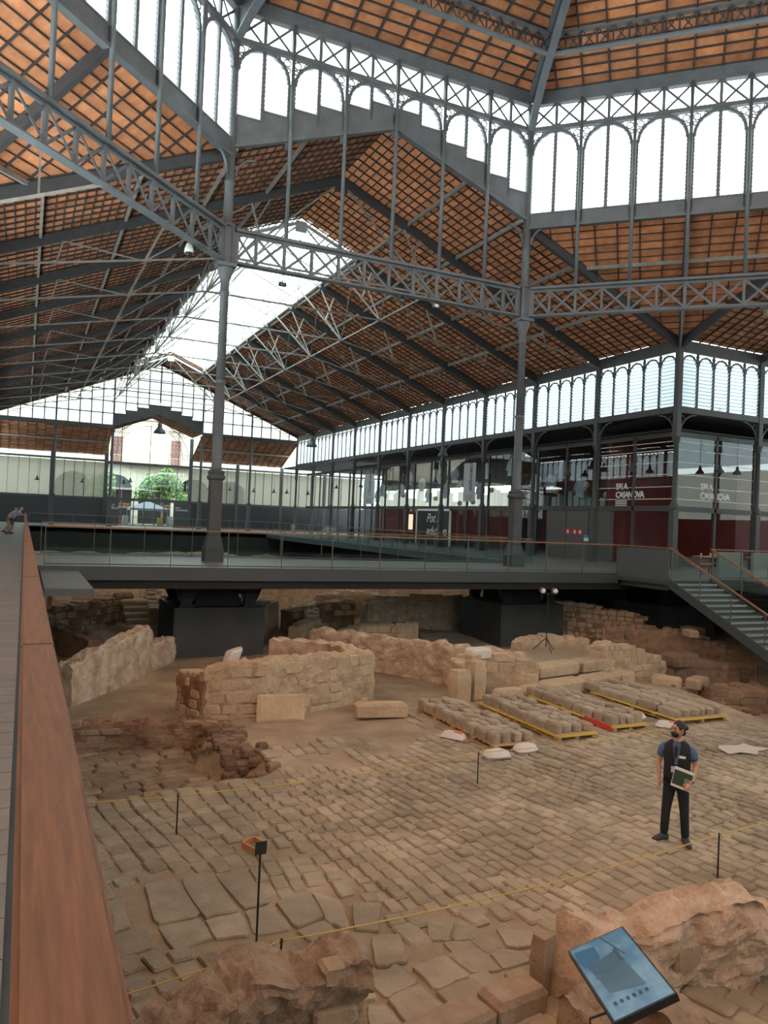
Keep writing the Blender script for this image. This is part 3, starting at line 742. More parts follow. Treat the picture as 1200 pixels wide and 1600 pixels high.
MB().bar((CX, SKY0, RIDGE+.68), (CX, SKY1, RIDGE+.68), .14, .16).build('ridge_beam', WTRUSS, sk)

# ---------------------------------------------------------------- clerestory bays and gallery columns
def clerestory(p, d, nrm, lou, z0=7.24, z1=EAVE, n=5, detail=True, width=BAY):
    wn[0] += 1
    o = thing('window_%d' % wn[0], (p[0]+d[0]*width/2, p[1]+d[1]*width/2, z0), kind='structure'); up = Vector((*nrm, 0))
    def at(x, z, off=0): return Vector((p[0]+d[0]*x+nrm[0]*off, p[1]+d[1]*x+nrm[1]*off, z))
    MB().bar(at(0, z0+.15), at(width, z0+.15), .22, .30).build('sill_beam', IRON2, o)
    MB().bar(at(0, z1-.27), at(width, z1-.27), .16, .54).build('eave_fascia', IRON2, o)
    w = (width-.24)/n; zt = z1-.56; rad = w/2-.05
    m = MB()
    for i in range(n+1): m.bar(at(.12+i*w, z0+.3), at(.12+i*w, zt), .10, .10, up=up)
    for i in range(n):
        xc = .12+(i+.5)*w; K = 6 if detail else 4
        for k in range(K):
            t0, t1 = pi*k/K, pi*(k+1)/K; sp = zt-.08-rad
            m.bar(at(xc+rad*cos(t0), sp+rad*sin(t0)), at(xc+rad*cos(t1), sp+rad*sin(t1)), .08, .07)
    m.build('frame', IRON2, o)
    if detail:
        s_ = MB()
        for i in range(n+1): scroll(s_, at(.12+i*w, zt-.12), d, .10, 6, .035)
        s_.build('scrollwork', IRON2, o)
    for i in range(n):
        xc = .12+(i+.5)*w; g = MB()
        arch_louvre(g, (p[0], p[1]), d, nrm, xc-rad, xc+rad, z0+.32, zt-.08, xc, rad, step=.17)
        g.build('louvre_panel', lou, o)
    if detail:
        c_ = MB(); c_.bar(at(width/2-.25, z0+.32, -.08), at(width/2+.25, z0+.32, -.08), .03, .06); scroll(c_, at(width/2, z0+.42, -.08), d, .10, 6, .03)
        c_.build('crest_ornament', IRON2, o)
    return o
def gallery_column(x, y, label, d=None, ends=(1, 1), dirs=((0, 1), (0, -1)), group='gallery columns'):
    o = thing('gallery_column', (x, y, 0), label, 'column', group)
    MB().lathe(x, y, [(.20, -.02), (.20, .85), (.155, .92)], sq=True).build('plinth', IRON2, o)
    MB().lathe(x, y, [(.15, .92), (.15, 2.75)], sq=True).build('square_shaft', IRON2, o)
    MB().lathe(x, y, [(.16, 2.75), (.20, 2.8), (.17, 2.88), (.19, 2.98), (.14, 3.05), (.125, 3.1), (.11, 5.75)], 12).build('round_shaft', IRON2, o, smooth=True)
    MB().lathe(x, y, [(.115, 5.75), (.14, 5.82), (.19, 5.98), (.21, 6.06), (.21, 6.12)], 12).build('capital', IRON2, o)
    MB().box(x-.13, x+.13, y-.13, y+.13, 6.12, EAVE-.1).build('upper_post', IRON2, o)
    b = MB()
    for (ux, uy) in dirs:
        for i in range(6):
            t0, t1 = pi/2*i/6, pi/2*(i+1)/6
            b.bar((x+ux*(.15+1.0*(1-cos(t0))), y+uy*(.15+1.0*(1-cos(t0))), 6.2+1.0*sin(t0)), (x+ux*(.15+1.0*(1-cos(t1))), y+uy*(.15+1.0*(1-cos(t1))), 6.2+1.0*sin(t1)), .10, .06)
        scroll(b, (x+ux*.32, y+uy*.32, 6.98), (ux, uy), .14, 6, .03); scroll(b, (x+ux*.24, y+uy*.24, 6.68), (ux, uy), .07, 6, .03)
    b.build('bracket', IRON2, o)
for k in range(10):
    clerestory((XR, Y0+k*BAY), (0, 1), (-1, 0), LOUV2, detail=k < 7)
    clerestory((XL, Y0+k*BAY), (0, 1), (1, 0), LOUV2, detail=False)
for k in range(3):
    clerestory((XR+k*BAY, Y0), (1, 0), (0, -1), LOUV2)
    clerestory((XL-(k+1)*BAY, Y0), (1, 0), (0, -1), LOUV2, detail=False)
for k in range(11):
    gallery_column(XR, Y0+k*BAY, ('corner iron column where the two galleries meet' if k == 0 else 'slender iron column on the right of the nave, %s from the gallery corner' % ORD[k-1]),
                   dirs=((0, 1), (1, 0)) if k == 0 else ((0, 1), (0, -1)))
    gallery_column(XL, Y0+k*BAY, 'slender iron column on the left side of the nave beyond the walkway', group='left gallery columns out of view')
for k in range(1, 4):
    gallery_column(XR+k*BAY, Y0, 'slender iron column of the facing gallery, %s right of the corner' % ORD[k-1], dirs=((1, 0), (-1, 0)))

# ---------------------------------------------------------------- end wall of the nave
XE = [XL, 2.38, 7.65, 16.52, 21.8, XR]
wb = thing('wall_back', (CX, YE, 0), kind='structure')
def arc_clip(x): return nave_z(x, YE)-.25
gl = MB(); fr_ = MB(); zb = 10.1
nbay = [5, 5, 8, 5, 5]
for bi in range(5):
    x0, x1 = XE[bi], XE[bi+1]; n = nbay[bi]; w = (x1-x0)/n
    for i in range(n+1):
        x = x0+i*w
        zt = arc_clip(x)
        zlo = zb if bi != 2 else 10.3+.36*max(0, 4.43-abs(x-CX))+.9
        fr_.bar((x, YE, zlo), (x, YE, max(zt, zlo+.05)), .14 if i in (0, n) else .095, .14, up=(0, 1, 0))
    for i in range(n):
        xa, xb = x0+i*w+.04, x0+(i+1)*w-.04; xm = (xa+xb)/2
        zlo = zb+.1 if bi != 2 else 10.25+.36*max(0, 4.43-abs(xm-CX))+.9
        ht = min(arc_clip(xa), arc_clip(xb))-.08
        if ht-zlo < .1: continue
        pn = MB(); top = []
        K = 6; r = (xb-xa)/2
        for k in range(K+1):
            t = pi*k/K; top.append((xm+r*cos(t), YE, max(zlo+.05, ht-r*.6+r*.6*sin(t)+SL*(0))))
        pn.poly([(xa, YE, zlo), (xb, YE, zlo)]+top); pn.build('glass_pane', LOUV, wb)
        fr_.bar((xa, YE-.03, ht-.25), (xm, YE-.03, ht), .05, .05).bar((xm, YE-.03, ht), (xb, YE-.03, ht-.25), .05, .05)
for z in (11.3, 12.5, 13.7, 14.9, 16.0):
    hw = (RIDGE-.3-z)/SL
    fr_.bar((max(XL, CX-hw), YE-.02, z), (min(XR, CX+hw), YE-.02, z), .14, .075)
fr_.build('gable_frame', IRON2, wb)
MB().box(XL, 7.65, YE-.12, YE+.12, 9.75, 10.15).box(16.52, XR, YE-.12, YE+.12, 9.75, 10.15).build('lintel_beam', IRON2, wb)
sg = MB()
for i in range(8):
    xa = 7.65+i*8.87/8; xb = xa+8.87/8; xm = (xa+xb)/2
    def gz(x): return 10.0+.36*(4.435-abs(x-CX-.0))
    zt = 10.2+.36*(4.435-abs(xm-CX))+.95
    for off in (-.05, .05): sg.quad((xa, YE+off, gz(xa)), (xb, YE+off, gz(xb)), (xb, YE+off, zt), (xa, YE+off, zt))
sg.build('stepped_fascia', IRON2, wb)
MB().bar((XL, YE, EAVE-.1), (CX, YE, RIDGE-.12), .3, .25).bar((CX, YE, RIDGE-.12), (XR, YE, EAVE-.1), .3, .25).build('gable_rafter', RAFT, wb)
for i, x in enumerate(XE[:-1]):
    if i == 0: continue
    o = thing('gallery_column', (x, YE, 0), 'slender end wall column, %s from the left' % ORD[i-1], 'column', 'end wall columns')
    MB().lathe(x, YE, [(.24, 0), (.24, .8), (.17, .9), (.17, 2.8), (.22, 2.9), (.17, 3.0)], sq=True).build('square_shaft', IRON2, o)
    MB().lathe(x, YE, [(.14, 3.0), (.13, 9.4), (.2, 9.5), (.2, 9.75)], 10).build('round_shaft', IRON2, o)
# outer lean-to roofs and outer louvred wall beyond the end wall
def lean_z(x, y): return 9.7-.42*(y-YE)
for (xa, xb) in ((XL-6, 7.65), (16.52, XR+.0)):
    roof_face('ceiling', [(xa, YE), (xb, YE), (xb, YO), (xa, YO)], lean_z, (1, 0), .8, .34, ntile=0, purl=[2.5])
wo = thing('wall_back', (CX, YO, 0), kind='structure')
def outer_wall(o, xs, y):
    for a, b in zip(xs, xs[1:]):
        MB().box(a-.16, a+.16, y-.12, y+.12, 0, 7.4).build('pier', IRON2, o)
        n = 5; w = (b-a-.32)/n
        f = MB()
        f.box(a, b, y-.08, y+.08, 6.75, 6.95).box(a, b, y-.08, y+.08, 2.75, 2.95)
        for i in range(n+1): f.box(a+.16+i*w-.03, a+.16+i*w+.03, y-.05, y+.05, 2.9, 6.8)
        f.build('frame', IRON2, o)
        for i in range(n):
            g = MB(); z = 3.0
            while z < 6.7:
                g.quad((a+.2+i*w, y-.05, z-.07), (a+.12+(i+1)*w, y-.05, z-.07), (a+.12+(i+1)*w, y+.05, z+.06), (a+.2+i*w, y+.05, z+.06)); z += .15
            g.build('louvre_panel', LOUV3, o)
        MB().quad((a, y, 6.95), (b, y, 6.95), (b, y, 7.4), (a, y, 7.4)).build('glass_pane', SKYG, o)
        MB().box(a+.1, b-.1, y-.1, y+.1, 0, 2.75).build('black_panel', DARK, o)
outer_wall(wo, [XL-5.4, XL, 2.38, 7.65], YO); outer_wall(wo, [16.52, 21.8, XR, XR+5.4, XR+10.8, XR+16.2], YO)
# entrance porch: gable roof, fan tracery, posts and glass doors
po = thing('door_1', (CX, YO, 0), kind='structure')
def porch_z(x, y): return 11.75-.40*abs(x-CX)
roof_face('ceiling', [(CX, YE), (16.52, YE), (16.52, YO), (CX, YO)], porch_z, (0, 1), .8, .34)
roof_face('ceiling', [(7.65, YE), (CX, YE), (CX, YO), (7.65, YO)], porch_z, (0, 1), .8, .34)
f = MB()
for x in (7.65, 16.52): f.box(x-.18, x+.18, YO-.15, YO+.15, 0, 9.9)
f.box(7.65, 16.52, YO-.1, YO+.1, 6.55, 6.85).box(7.65, 16.52, YO-.1, YO+.1, 2.7, 3.0)
for x in (9.1, 12.085, 15.1): f.box(x-.03, x+.03, YO-.04, YO+.04, 3.0, 11)
f.build('door_frame', IRON2, po)
tr = MB(); R1, R2_ = 4.1, 3.5
for i in range(24):
    t0, t1 = pi*i/24, pi*(i+1)/24
    for r in (R1, R2_):
        tr.bar((CX+r*cos(t0), YO, 7.4+r*sin(t0)), (CX+r*cos(t1), YO, 7.4+r*sin(t1)), .07, .05)
    scroll(tr, (CX+3.8*cos(t0), YO, 7.4+3.8*sin(t0)), (1, 0), .18, 6, .035)
for i in range(10):
    for s in (-1, 1):
        if i > 1: scroll(tr, (CX+s*(4.2-i*.22), YO, 9.6+i*.05+(.1*i)), (1, 0), .2, 6, .035)
for z in (8.0, 9.0, 10.0): tr.bar((CX-4.3, YO, z), (CX+4.3, YO, z), .03, .03)
tr.build('fan_tracery', IRON2, po)
for x in (8.4, 9.4, 10.6, 11.7, 12.8, 13.8, 15.4):
    MB().box(x-.05, x+.05, YO-.06, YO+.06, 0, 2.75).build('door_post', IRON2, po)
MB().quad((7.7, YO+.02, .1), (16.5, YO+.02, .1), (16.5, YO+.02, 6.5), (7.7, YO+.02, 6.5)).build('glass_pane', GLR, po)
for xa, xb in ((7.75, 9.0), (14.7, 16.4)): MB().box(xa, xb, YO-.9, YO-.8, 0, 2.7).build('dark_panel', mat('door_panel', (.06, .065, .07), .5), po)

# ---------------------------------------------------------------- lettering
def text(txt, name, size, mtx, m, parent=None, shear=0, ext=.004, space=1.0, bold=0):
    cu = bpy.data.curves.new(name, 'FONT'); cu.body = txt; cu.size = size; cu.extrude = ext; cu.shear = shear; cu.space_character = space; cu.offset = bold
    cu.align_x = 'LEFT'
    t = bpy.data.objects.new(name, cu); COL.objects.link(t)
    me = bpy.data.meshes.new_from_object(t.evaluated_get(bpy.context.evaluated_depsgraph_get()))
    bpy.data.objects.remove(t); me.materials.clear(); me.materials.append(m)
    o = bpy.data.objects.new(name, me); COL.objects.link(o)
    if parent is not None: o.parent = parent; mtx = Matrix.Translation(-Vector(WLOC[parent.name])) @ mtx
    o.matrix_local = mtx
    return o
def facing(loc, right, up=(0, 0, 1)):
    r, u = Vector(right).normalized(), Vector(up).normalized(); n = r.cross(u)
    M = Matrix((r, u, n)).transposed().to_4x4(); M.translation = loc; return M
text('SALA\nNUELLA', 'door_lettering', .32, facing((7.85, YO-.92, 2.1), (1, 0, 0)), WHITE, po)
text('SALA\nVILLARROEL', 'door_lettering', .26, facing((14.85, YO-.92, 2.1), (1, 0, 0)), WHITE, po)

# ---------------------------------------------------------------- street outside
MB().box(-40, 70, YO+.3, 125, -.3, -.02).build('floor', mat('street_stone', (.14, .13, .115), .9, var=.1), None, kind='structure')
fc = thing('facade_building', (CX, 104, 0), 'cream street building with arcade, balcony and shuttered door seen through the entrance', 'building')
yF = 104.0
wl = MB()
arches = [(3.2, 7.6), (8.4, 12.6), (13.4, 17.6), (18.4, 22.6), (23.4, 27.6)]
def arch_wall(mb, a, b, x0, x1, spring, ztop, y, zb=0):
    """wall from x0 to x1 with an arched opening a..b"""
    r = (b-a)/2; c = (a+b)/2; K = 12
    mb.quad((x0, y, zb), (a, y, zb), (a, y, ztop), (x0, y, ztop)); mb.quad((b, y, zb), (x1, y, zb), (x1, y, ztop), (b, y, ztop))
    for k in range(K):
        t0, t1 = pi-pi*k/K, pi-pi*(k+1)/K
        xa, xb = c+r*cos(t0), c+r*cos(t1)
        mb.quad((xa, y, spring+r*.9*sin(t0)), (xb, y, spring+r*.9*sin(t1)), (xb, y, ztop), (xa, y, ztop))
        mb.quad((xa, y, spring+r*.9*sin(t0)), (xb, y, spring+r*.9*sin(t1)), (xb, y+.6, spring+r*.9*sin(t1)), (xa, y+.6, spring+r*.9*sin(t0)))
    mb.quad((a, y, zb), (a, y+.6, zb), (a, y+.6, spring), (a, y, spring)); mb.quad((b, y, zb), (b, y+.6, zb), (b, y+.6, spring), (b, y, spring))
for a, b in arches: arch_wall(wl, a, b, a-.4 if a > 3.3 else -15, b+.4 if b < 27 else 45, 4.4, 7.6, yF)
wl.build('arcade_wall', STONEF, fc)
MB().box(-15, 45, yF+2.6, yF+2.8, 0, 7.6).build('arcade_back', mat('arcade_back', (.03, .026, .022), .8), fc)
MB().box(-15, 45, yF-.0, yF+8, 7.6, 22).build('upper_wall', CREAM, fc)
MB().box(-15, 45, yF-1.0, yF, 7.55, 7.8).build('balcony_slab', STONEF, fc)
for x in (10.5, 17.9, 25.0, 3.4):
    MB().box(x-.85, x+.85, yF-.12, yF+.02, 7.8, 12.9).build('door_surround', STONEF, fc)
    sh = MB().box(x-.62, x+.62, yF-.18, yF-.05, 7.85, 11.2).build('balcony_door', mat('shutter_brown', (.10, .045, .035), .7), fc)
    for s in (-1, 1):
        for k in range(3): MB().box(x+s*.32-.22, x+s*.32+.22, yF-.22, yF-.16, 8.0+k*1.05, 8.9+k*1.05).build('panel', mat('shutter_panel', (.13, .065, .05), .7), sh)
    MB().box(x-1.0, x+1.0, yF-.35, yF, 12.4, 12.75).build('cornice', STONEF, fc)
MB().box(-15, 45, yF-.3, yF, 13.6, 14.1).build('cornice', STONEF, fc)
bl = MB()
for k in range(220): bl.box(-3+k*.16-.012, -3+k*.16+.012, yF-.98, yF-.95, 7.8, 8.8)
bl.box(-3, 32, yF-1.0, yF-.94, 8.78, 8.84).build('balcony_rail', mat('rail_pale_iron', (.30, .26, .20), .6), fc)
for a, b in arches:
    fr2 = MB()
    for t in (.3, .5, .7): fr2.box(a+(b-a)*t-.05, a+(b-a)*t+.05, yF+.5, yF+.6, 2.4, 6.2)
    fr2.box(a, b, yF+.5, yF+.6, 4.4, 4.5).box(a, b, yF+.5, yF+.6, 2.4, 2.5).build('window_bars', mat('shutter_brown', (0, 0, 0)), fc)
    MB().box(a, b, yF+.65, yF+.75, 2.0, 2.6).build('shop_awning', mat('shop_band', (.2, .11, .065), .7), fc)
# tree
def leafball(mb, c, r, n, rng, ls=.22):
    for _ in range(n):
        d = Vector((rng.gauss(0, 1), rng.gauss(0, 1), rng.gauss(0, 1))).normalized()*r*rng.uniform(.55, 1)
        p = Vector(c)+d; a = Vector((rng.uniform(-1, 1), rng.uniform(-1, 1), rng.uniform(-1, 1))).normalized(); b = a.orthogonal().normalized()
        s = ls*rng.uniform(.6, 1.3); mb.quad(p-a*s, p-b*s*.6, p+a*s, p+b*s*.6)
def street_tree(x, y, h, rad, label):
    rg = random.Random(int(x*10)); o = thing('street_tree', (x, y, 0), label, 'tree')
    MB().tube([(x, y, 0), (x+.05, y, 2.2), (x-.1, y, 4.2)], [.16, .12, .06], 7).build('trunk', mat('bark', (.16, .11, .07), .9), o)
    m = MB()
    for _ in range(16):
        c = (x+rg.uniform(-rad, rad), y+rg.uniform(-1, 1), rg.uniform(2.6, h-.8)); leafball(m, c, 1.0, 130, rg, .2)
    m.build('foliage', mat('leaves', (.085, .16, .035), .7, var=.3, vscale=1), o)
street_tree(15.2, 96, 7.2, 2.6, 'leafy green street tree outside the glazed entrance')
street_tree(8.2, 98, 6.6, 1.2, 'small green tree outside left of the entrance')
cn = thing('market_canopy', (12.8, 92, 0), 'grey peaked canopy tent standing outside the entrance doors', 'tent')
m = MB(); ap = (13.0, 92.5, 2.9)
cs = [(10.9, 90.8, 2.0), (15.0, 90.8, 2.0), (15.0, 94, 2.0), (10.9, 94, 2.0)]
for i in range(4): m.poly([cs[i], cs[(i+1) % 4], ap]); m.quad(cs[i], cs[(i+1) % 4], (*cs[(i+1) % 4][:2], 1.75), (*cs[i][:2], 1.75))
m.build('canopy', mat('canopy_grey', (.09, .10, .115), .8), cn)
for c in cs: MB().box(c[0]-.04, c[0]+.04, c[1]-.04, c[1]+.04, 0, 2).build('leg', RAIL, cn)
for i, (x, y, c_, h) in enumerate([(9.6, 90.5, (.2, .03, .02), .9), (10.4, 91, (.22, .21, .19), 1.1), (14.2, 90.6, (.2, .14, .03), 1.0), (15.3, 91, (.2, .19, .17), 1.2)]):
    o = thing('market_crate_stack', (x, y, 0), ['red crate stack left of the tent outside', 'white crate stack left of the tent outside', 'ochre crate stack right of the tent outside', 'pale crate stack at the right edge outside the door'][i], 'crates')
    for k in range(3): MB().box(x-.35+.03*k, x+.35-.02*k, y-.3, y+.3, h*k/3+.01, h*(k+1)/3-.02).build('crate', mat('crate_%s' % ['red', 'white', 'ochre', 'pale'][i], c_, .8), o)

# ---------------------------------------------------------------- right gallery interior
xg = XR+1.25
gw = thing('wall_right', (xg, Y0+5*BAY, 0), kind='structure')
fr3 = MB(); fr3.box(xg-.06, xg+.06, Y0+1.2, YE, 2.72, 2.98).box(xg-.06, xg+.06, Y0+1.2, YE, 6.35, 6.6)
fr3.box(xg, XR+18, Y0+1.2-.06, Y0+1.2+.06, 2.72, 2.98).box(xg, XR+18, Y0+1.14, Y0+1.26, 6.35, 6.6)
fr3.build('transom', IRON2, gw)
for k in range(20):
    y = Y0+1.2+k*BAY/2; MB().box(xg-.06, xg+.06, y-.07, y+.07, 0, 6.5).build('mullion', IRON2, gw)
    if k < 14:
        for za, zb_ in ((.05, 2.72), (2.98, 6.35)):
            MB().quad((xg, y+.07, za), (xg, y+BAY/2-.07, za), (xg, y+BAY/2-.07, zb_), (xg, y+.07, zb_)).build('glass_pane', GLW, gw)
for k in range(7):
    x = xg+k*BAY/2; MB().box(x-.07, x+.07, Y0+1.14, Y0+1.26, 0, 6.5).build('mullion', IRON2, gw)
    for za, zb_ in ((.05, 2.72), (2.98, 6.35)):
        MB().quad((x+.07, Y0+1.2, za), (x+BAY/2-.07, Y0+1.2, za), (x+BAY/2-.07, Y0+1.2, zb_), (x+.07, Y0+1.2, zb_)).build('glass_pane', GLW, gw)
bd = MB()
for z in (3.3, 3.9, 4.5, 5.1, 5.7, 6.1):   # white manifestation stripes on the room glass
    bd.box(xg-.01, xg-.003, Y0+1.3, Y0+1.2+BAY-.1, z, z+.035).box(xg+.1, XR+16, Y0+1.19, Y0+1.197, z, z+.035)
bd.build('glass_stripes', WHITE, gw)
# soffit, back walls
def gal_z(x, y): return 7.2
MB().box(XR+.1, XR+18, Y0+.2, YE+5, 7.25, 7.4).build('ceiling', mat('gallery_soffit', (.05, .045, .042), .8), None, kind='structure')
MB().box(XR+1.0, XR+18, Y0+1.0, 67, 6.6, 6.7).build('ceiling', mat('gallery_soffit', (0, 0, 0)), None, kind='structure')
rw = thing('wall_right', (33, 45, 0), kind='structure')
MB().box(32.9, 33.1, Y0+1.5, 44, 0, 6.6).build('maroon_panel', MAROON, rw)
MB().box(31.2, 31.4, 44, 67, 0, 2.9).build('maroon_panel', MAROON, rw)
MB().box(31.2, 31.4, 44, 67, 4.6, 6.6).build('grey_panel', GREY, rw)
MB().box(31.2, 33, 43.9, 44, 0, 6.6).build('grey_panel', GREY, rw)
MB().box(XR+1.3, XR+18, 31.9, 32.1, 0, 6.6).build('maroon_panel', MAROON, rw)
MB().box(XR+5, XR+18, YE-8, YE-7.8, 0, 3.0).build('dark_panel', DARK, rw)
sh = thing('display_shelving', (30.9, 54, 2.9), 'long backlit white display shelving with small exhibits behind the gallery glass', 'shelving')
rg = random.Random(3)
MB().box(30.5, 31.1, 44.2, 66, 2.86, 2.95).build('shelf', WHITE, sh)
y = 44.4
while y < 65:
    w = rg.uniform(.4, 1.1); h = rg.uniform(.5, 1.5)
    MB().box(30.6, 31.0, y, y+w, 2.95, 2.95+h).build('display_box', emit('lit_box', (.80, .86, .74), .28) if 'lit_box' not in MATS else MATS['lit_box'], sh); y += w+rg.uniform(.1, .5)
y = 33.4
sh2 = thing('display_shelving', (31.5, 38, 2.9), 'low row of pale glass display boxes behind the maroon room glass', 'shelving')
MB().box(29.3, 29.9, 33, 43.5, 2.86, 2.95).build('shelf', DARK, sh2)
for k in range(12):
    w = rg.uniform(.25, .5); h = rg.uniform(.4, 1.1); MB().box(29.4, 29.8, y, y+w, 2.95, 2.95+h).build('display_box', mat('pale_box', (.42, .52, .48), .5), sh2); y += w+rg.uniform(.05, .9)
ki = thing('service_cabinet', (28.1, 34, 0), 'tall grey service cabinet with red fire stickers and a blue notice in the gallery', 'cabinet')
MB().box(27.95, 28.2, 31.3, 36.7, 0, 2.68).build('body', mat('kiosk_grey', (.115, .108, .102), .6), ki)
for y in (33.0, 34.9): MB().box(27.93, 27.95, y-.012, y+.012, .05, 2.62).build('door_joint', DARK, ki)
for i, y in enumerate((34.7, 34.1, 33.65)): 
    s_ = MB().box(27.92, 27.95, y-.17, y+.17, 1.35, 1.68).build('red_sticker', mat('sticker_red', (.62, .06, .03), .6), ki)
    MB().box(27.91, 27.92, y-.09, y+.06, 1.43, 1.60).build('pictogram', WHITE, s_)
MB().box(27.92, 27.95, 32.95, 33.3, 1.02, 1.2).build('notice', WHITE, ki); MB().box(27.92, 27.95, 32.95, 33.3, 1.2, 1.36).build('notice_header', mat('notice_blue', (.05, .32, .62), .6), ki)
for y in (35.2, 31.9): MB().box(27.92, 27.95, y-.05, y+.05, 1.15, 1.4).build('switch_box', GREY, ki)
sgn = thing('room_lettering', (xg-.03, 31, 3.5), 'white SALA CASANOVA lettering on the gallery glass left of the corner column', 'lettering')
text('SALA\nCASANOVA', 'letters', .44, facing((xg-.006, 31.35, 3.85), (0, -1, 0)), WHITE, sgn, bold=.018, space=.80)
for k in range(3): MB().box(xg-.012, xg-.004, 30.5, 31.35, 2.98+k*.11, 3.04+k*.11).build('small_text_line', WHITE, sgn)
sgn = thing('room_lettering', (31, Y0+1.1, 3.5), 'white SALA CASANOVA lettering on the facing glass right of the corner column', 'lettering')
text('SALA\nCASANOVA', 'letters', .44, facing((30.0, Y0+1.194, 3.85), (1, 0, 0)), WHITE, sgn, bold=.018, space=.80)
def banner(label, x, y0, y1, z0, z1, txt, size):
    o = thing('hanging_banner', (x, (y0+y1)/2, z0), label, 'banner')
    MB().box(x-.01, x+.01, y0, y1, z0, z1).build('cloth', mat('banner_grey', (.42, .44, .46), .8), o)
    text(txt, 'handwriting', size, facing((x-.03, (y0+y1)/2-.35, z0+.65), (0, 0, 1), (0, 1, 0)), BLACK, o, shear=.35)
    for y in (y0+.1, y1-.1): MB().tube([(x, y, z1), (x, y, 7.2)], .008, 4).build('cord', RAIL, o)
    for k in range(4): MB().box(x-.02, x-.012, y0+.3, y1-.3, z0+.15+k*.08, z0+.18+k*.08).build('small_text_line', mat('print_grey', (.2, .2, .2), .7), o)
banner('grey vertical banner handwritten educacio hanging between gallery columns', 26.6, 42.6, 44.1, 3.2, 5.75, 'educació', .62)
banner('grey vertical banner handwritten l\'habitat hanging farther along the gallery', 26.6, 58.7, 60.5, 3.1, 5.65, "l'hàbitat", .72)
wbd = thing('exhibition_board', (xg-.3, 50.5, 0), 'large black board with white frame and white handwriting beyond the bridge', 'board')
MB().box(xg-.35, xg-.28, 48.1, 53.2, .1, 2.62).build('panel', BLACK, wbd)
for a in ((48.0, 48.14, 0, 2.75), (53.15, 53.3, 0, 2.75), (48.0, 53.3, 2.6, 2.75)): MB().box(xg-.38, xg-.26, *a).build('frame', WHITE, wbd)
text('Pot fu\nedu5 en', 'handwriting', .95, facing((xg-.42, 51.5, 1.75), (0, -1, 0)), WHITE, wbd, shear=.35)
scr = thing('wall_screen', (xg-.3, 54.4, 1), 'small bright screen with a pink and yellow picture beside the black board', 'screen')
MB().box(xg-.34, xg-.28, 53.8, 55.1, 1.0, 2.4).build('casing', BLACK, scr); MB().box(xg-.35, xg-.34, 53.9, 55.0, 1.1, 2.3).build('display', emit('screen_pink', (.9, .35, .25), .8), scr)
# hanging clothes and globes
def garment(x, y, z, kind, label, g):
    o = thing('hanging_garment', (x, y, z), label, 'garment', g)
    c = mat('cloth_%s' % kind, {'blue': (.42, .48, .58), 'white': (.75, .77, .80), 'black': (.03, .03, .035)}[kind], .9, var=.3, vscale=8)
    m = MB(); pf = [(.0, .18), (-.12, .34), (-.35, .36), (-.9, .34), (-1.15, .42)]
    for s in (-1, 1):
        m.poly([(x+s*.05, y+w*1, z+h) for h, w in [(0, -.12), (-.15, -.33), (-1.1, -.36), (-1.1, .36), (-.15, .33), (0, .12)]])
    m.quad((x-.05, y-.36, z-1.1), (x-.05, y+.36, z-1.1), (x+.05, y+.36, z-1.1), (x+.05, y-.36, z-1.1))
    for s in (-1, 1): m.quad((x-.05, y+s*.33, z-.15), (x+.05, y+s*.33, z-.15), (x+.05, y+s*.36, z-1.1), (x-.05, y+s*.36, z-1.1))
    m.build('body', c, o)
    for s in (-1, 1): MB().tube([(x, y+s*.25, z-.12), (x, y+s*.44, z-.45), (x-.03, y+s*.48, z-.75)], [.09, .09, .075], 7).build('sleeve', c, o)
    MB().tube([(x, y-.22, z-.08), (x, y, z+.04), (x, y+.22, z-.08)], .012, 4).tube([(x, y, z+.04), (x, y, 7.2)], .006, 4).build('hanger', RAIL, o)
gp = [(44.9, 6.0, 'white'), (49.2, 5.9, 'blue'), (47.2, 5.2, 'blue'), (52.2, 5.9, 'blue'), (54.4, 5.3, 'white'), (56.6, 5.9, 'blue'), (58.0, 4.9, 'white'), (41.9, 6.1, 'white'), (40.3, 4.6, 'black'), (36.5, 5.7, 'blue'), (34.8, 4.6, 'blue'),
      (30.6, 4.7, 'white'), (39.2, 5.0, 'white'), (61.8, 5.0, 'blue'), (62.8, 4.5, 'white'), (50.4, 4.7, 'blue'), (53.2, 4.4, 'blue'), (45.6, 4.6, 'blue')]
gp[11] = (37.6, 4.9, 'blue')
for i, (y, z, k) in enumerate(gp):
    garment(28.9 if y > 38 else 28.8, y, z, k, '%s garment on a hanger behind the gallery glass, %s %s one from the left' % (k, ORD[sorted([g[0] for g in gp if g[2] == k], reverse=True).index(y)], k), '%s garments behind the gallery glass' % k)
GL_ = [(49.9, 4.6), (48.2, 4.5), (52.9, 4.1), (51.6, 3.6), (46.2, 3.3), (43.9, 4.1), (41.2, 4.5), (56.2, 4.9), (57.2, 3.9), (60.8, 3.9), (39.5, 3.6), (36.9, 3.9), (34.2, 4.2), (32.5, 3.6), (48.0, 3.2), (63.6, 3.8)]
GORD = {p[0]: ORD[i] for i, p in enumerate(sorted(GL_, reverse=True))}
for i, (y, z) in enumerate(GL_):
    o = MB().ball((28.7, y, z), .19, 12, 8).build('globe_lantern', mat('globe_paper', (.72, .58, .36), .7), None, smooth=True)
    tag(o, 'cream paper globe behind the gallery glass, %s from the left among the garments' % GORD[y], 'lantern', 'paper globes among the garments')

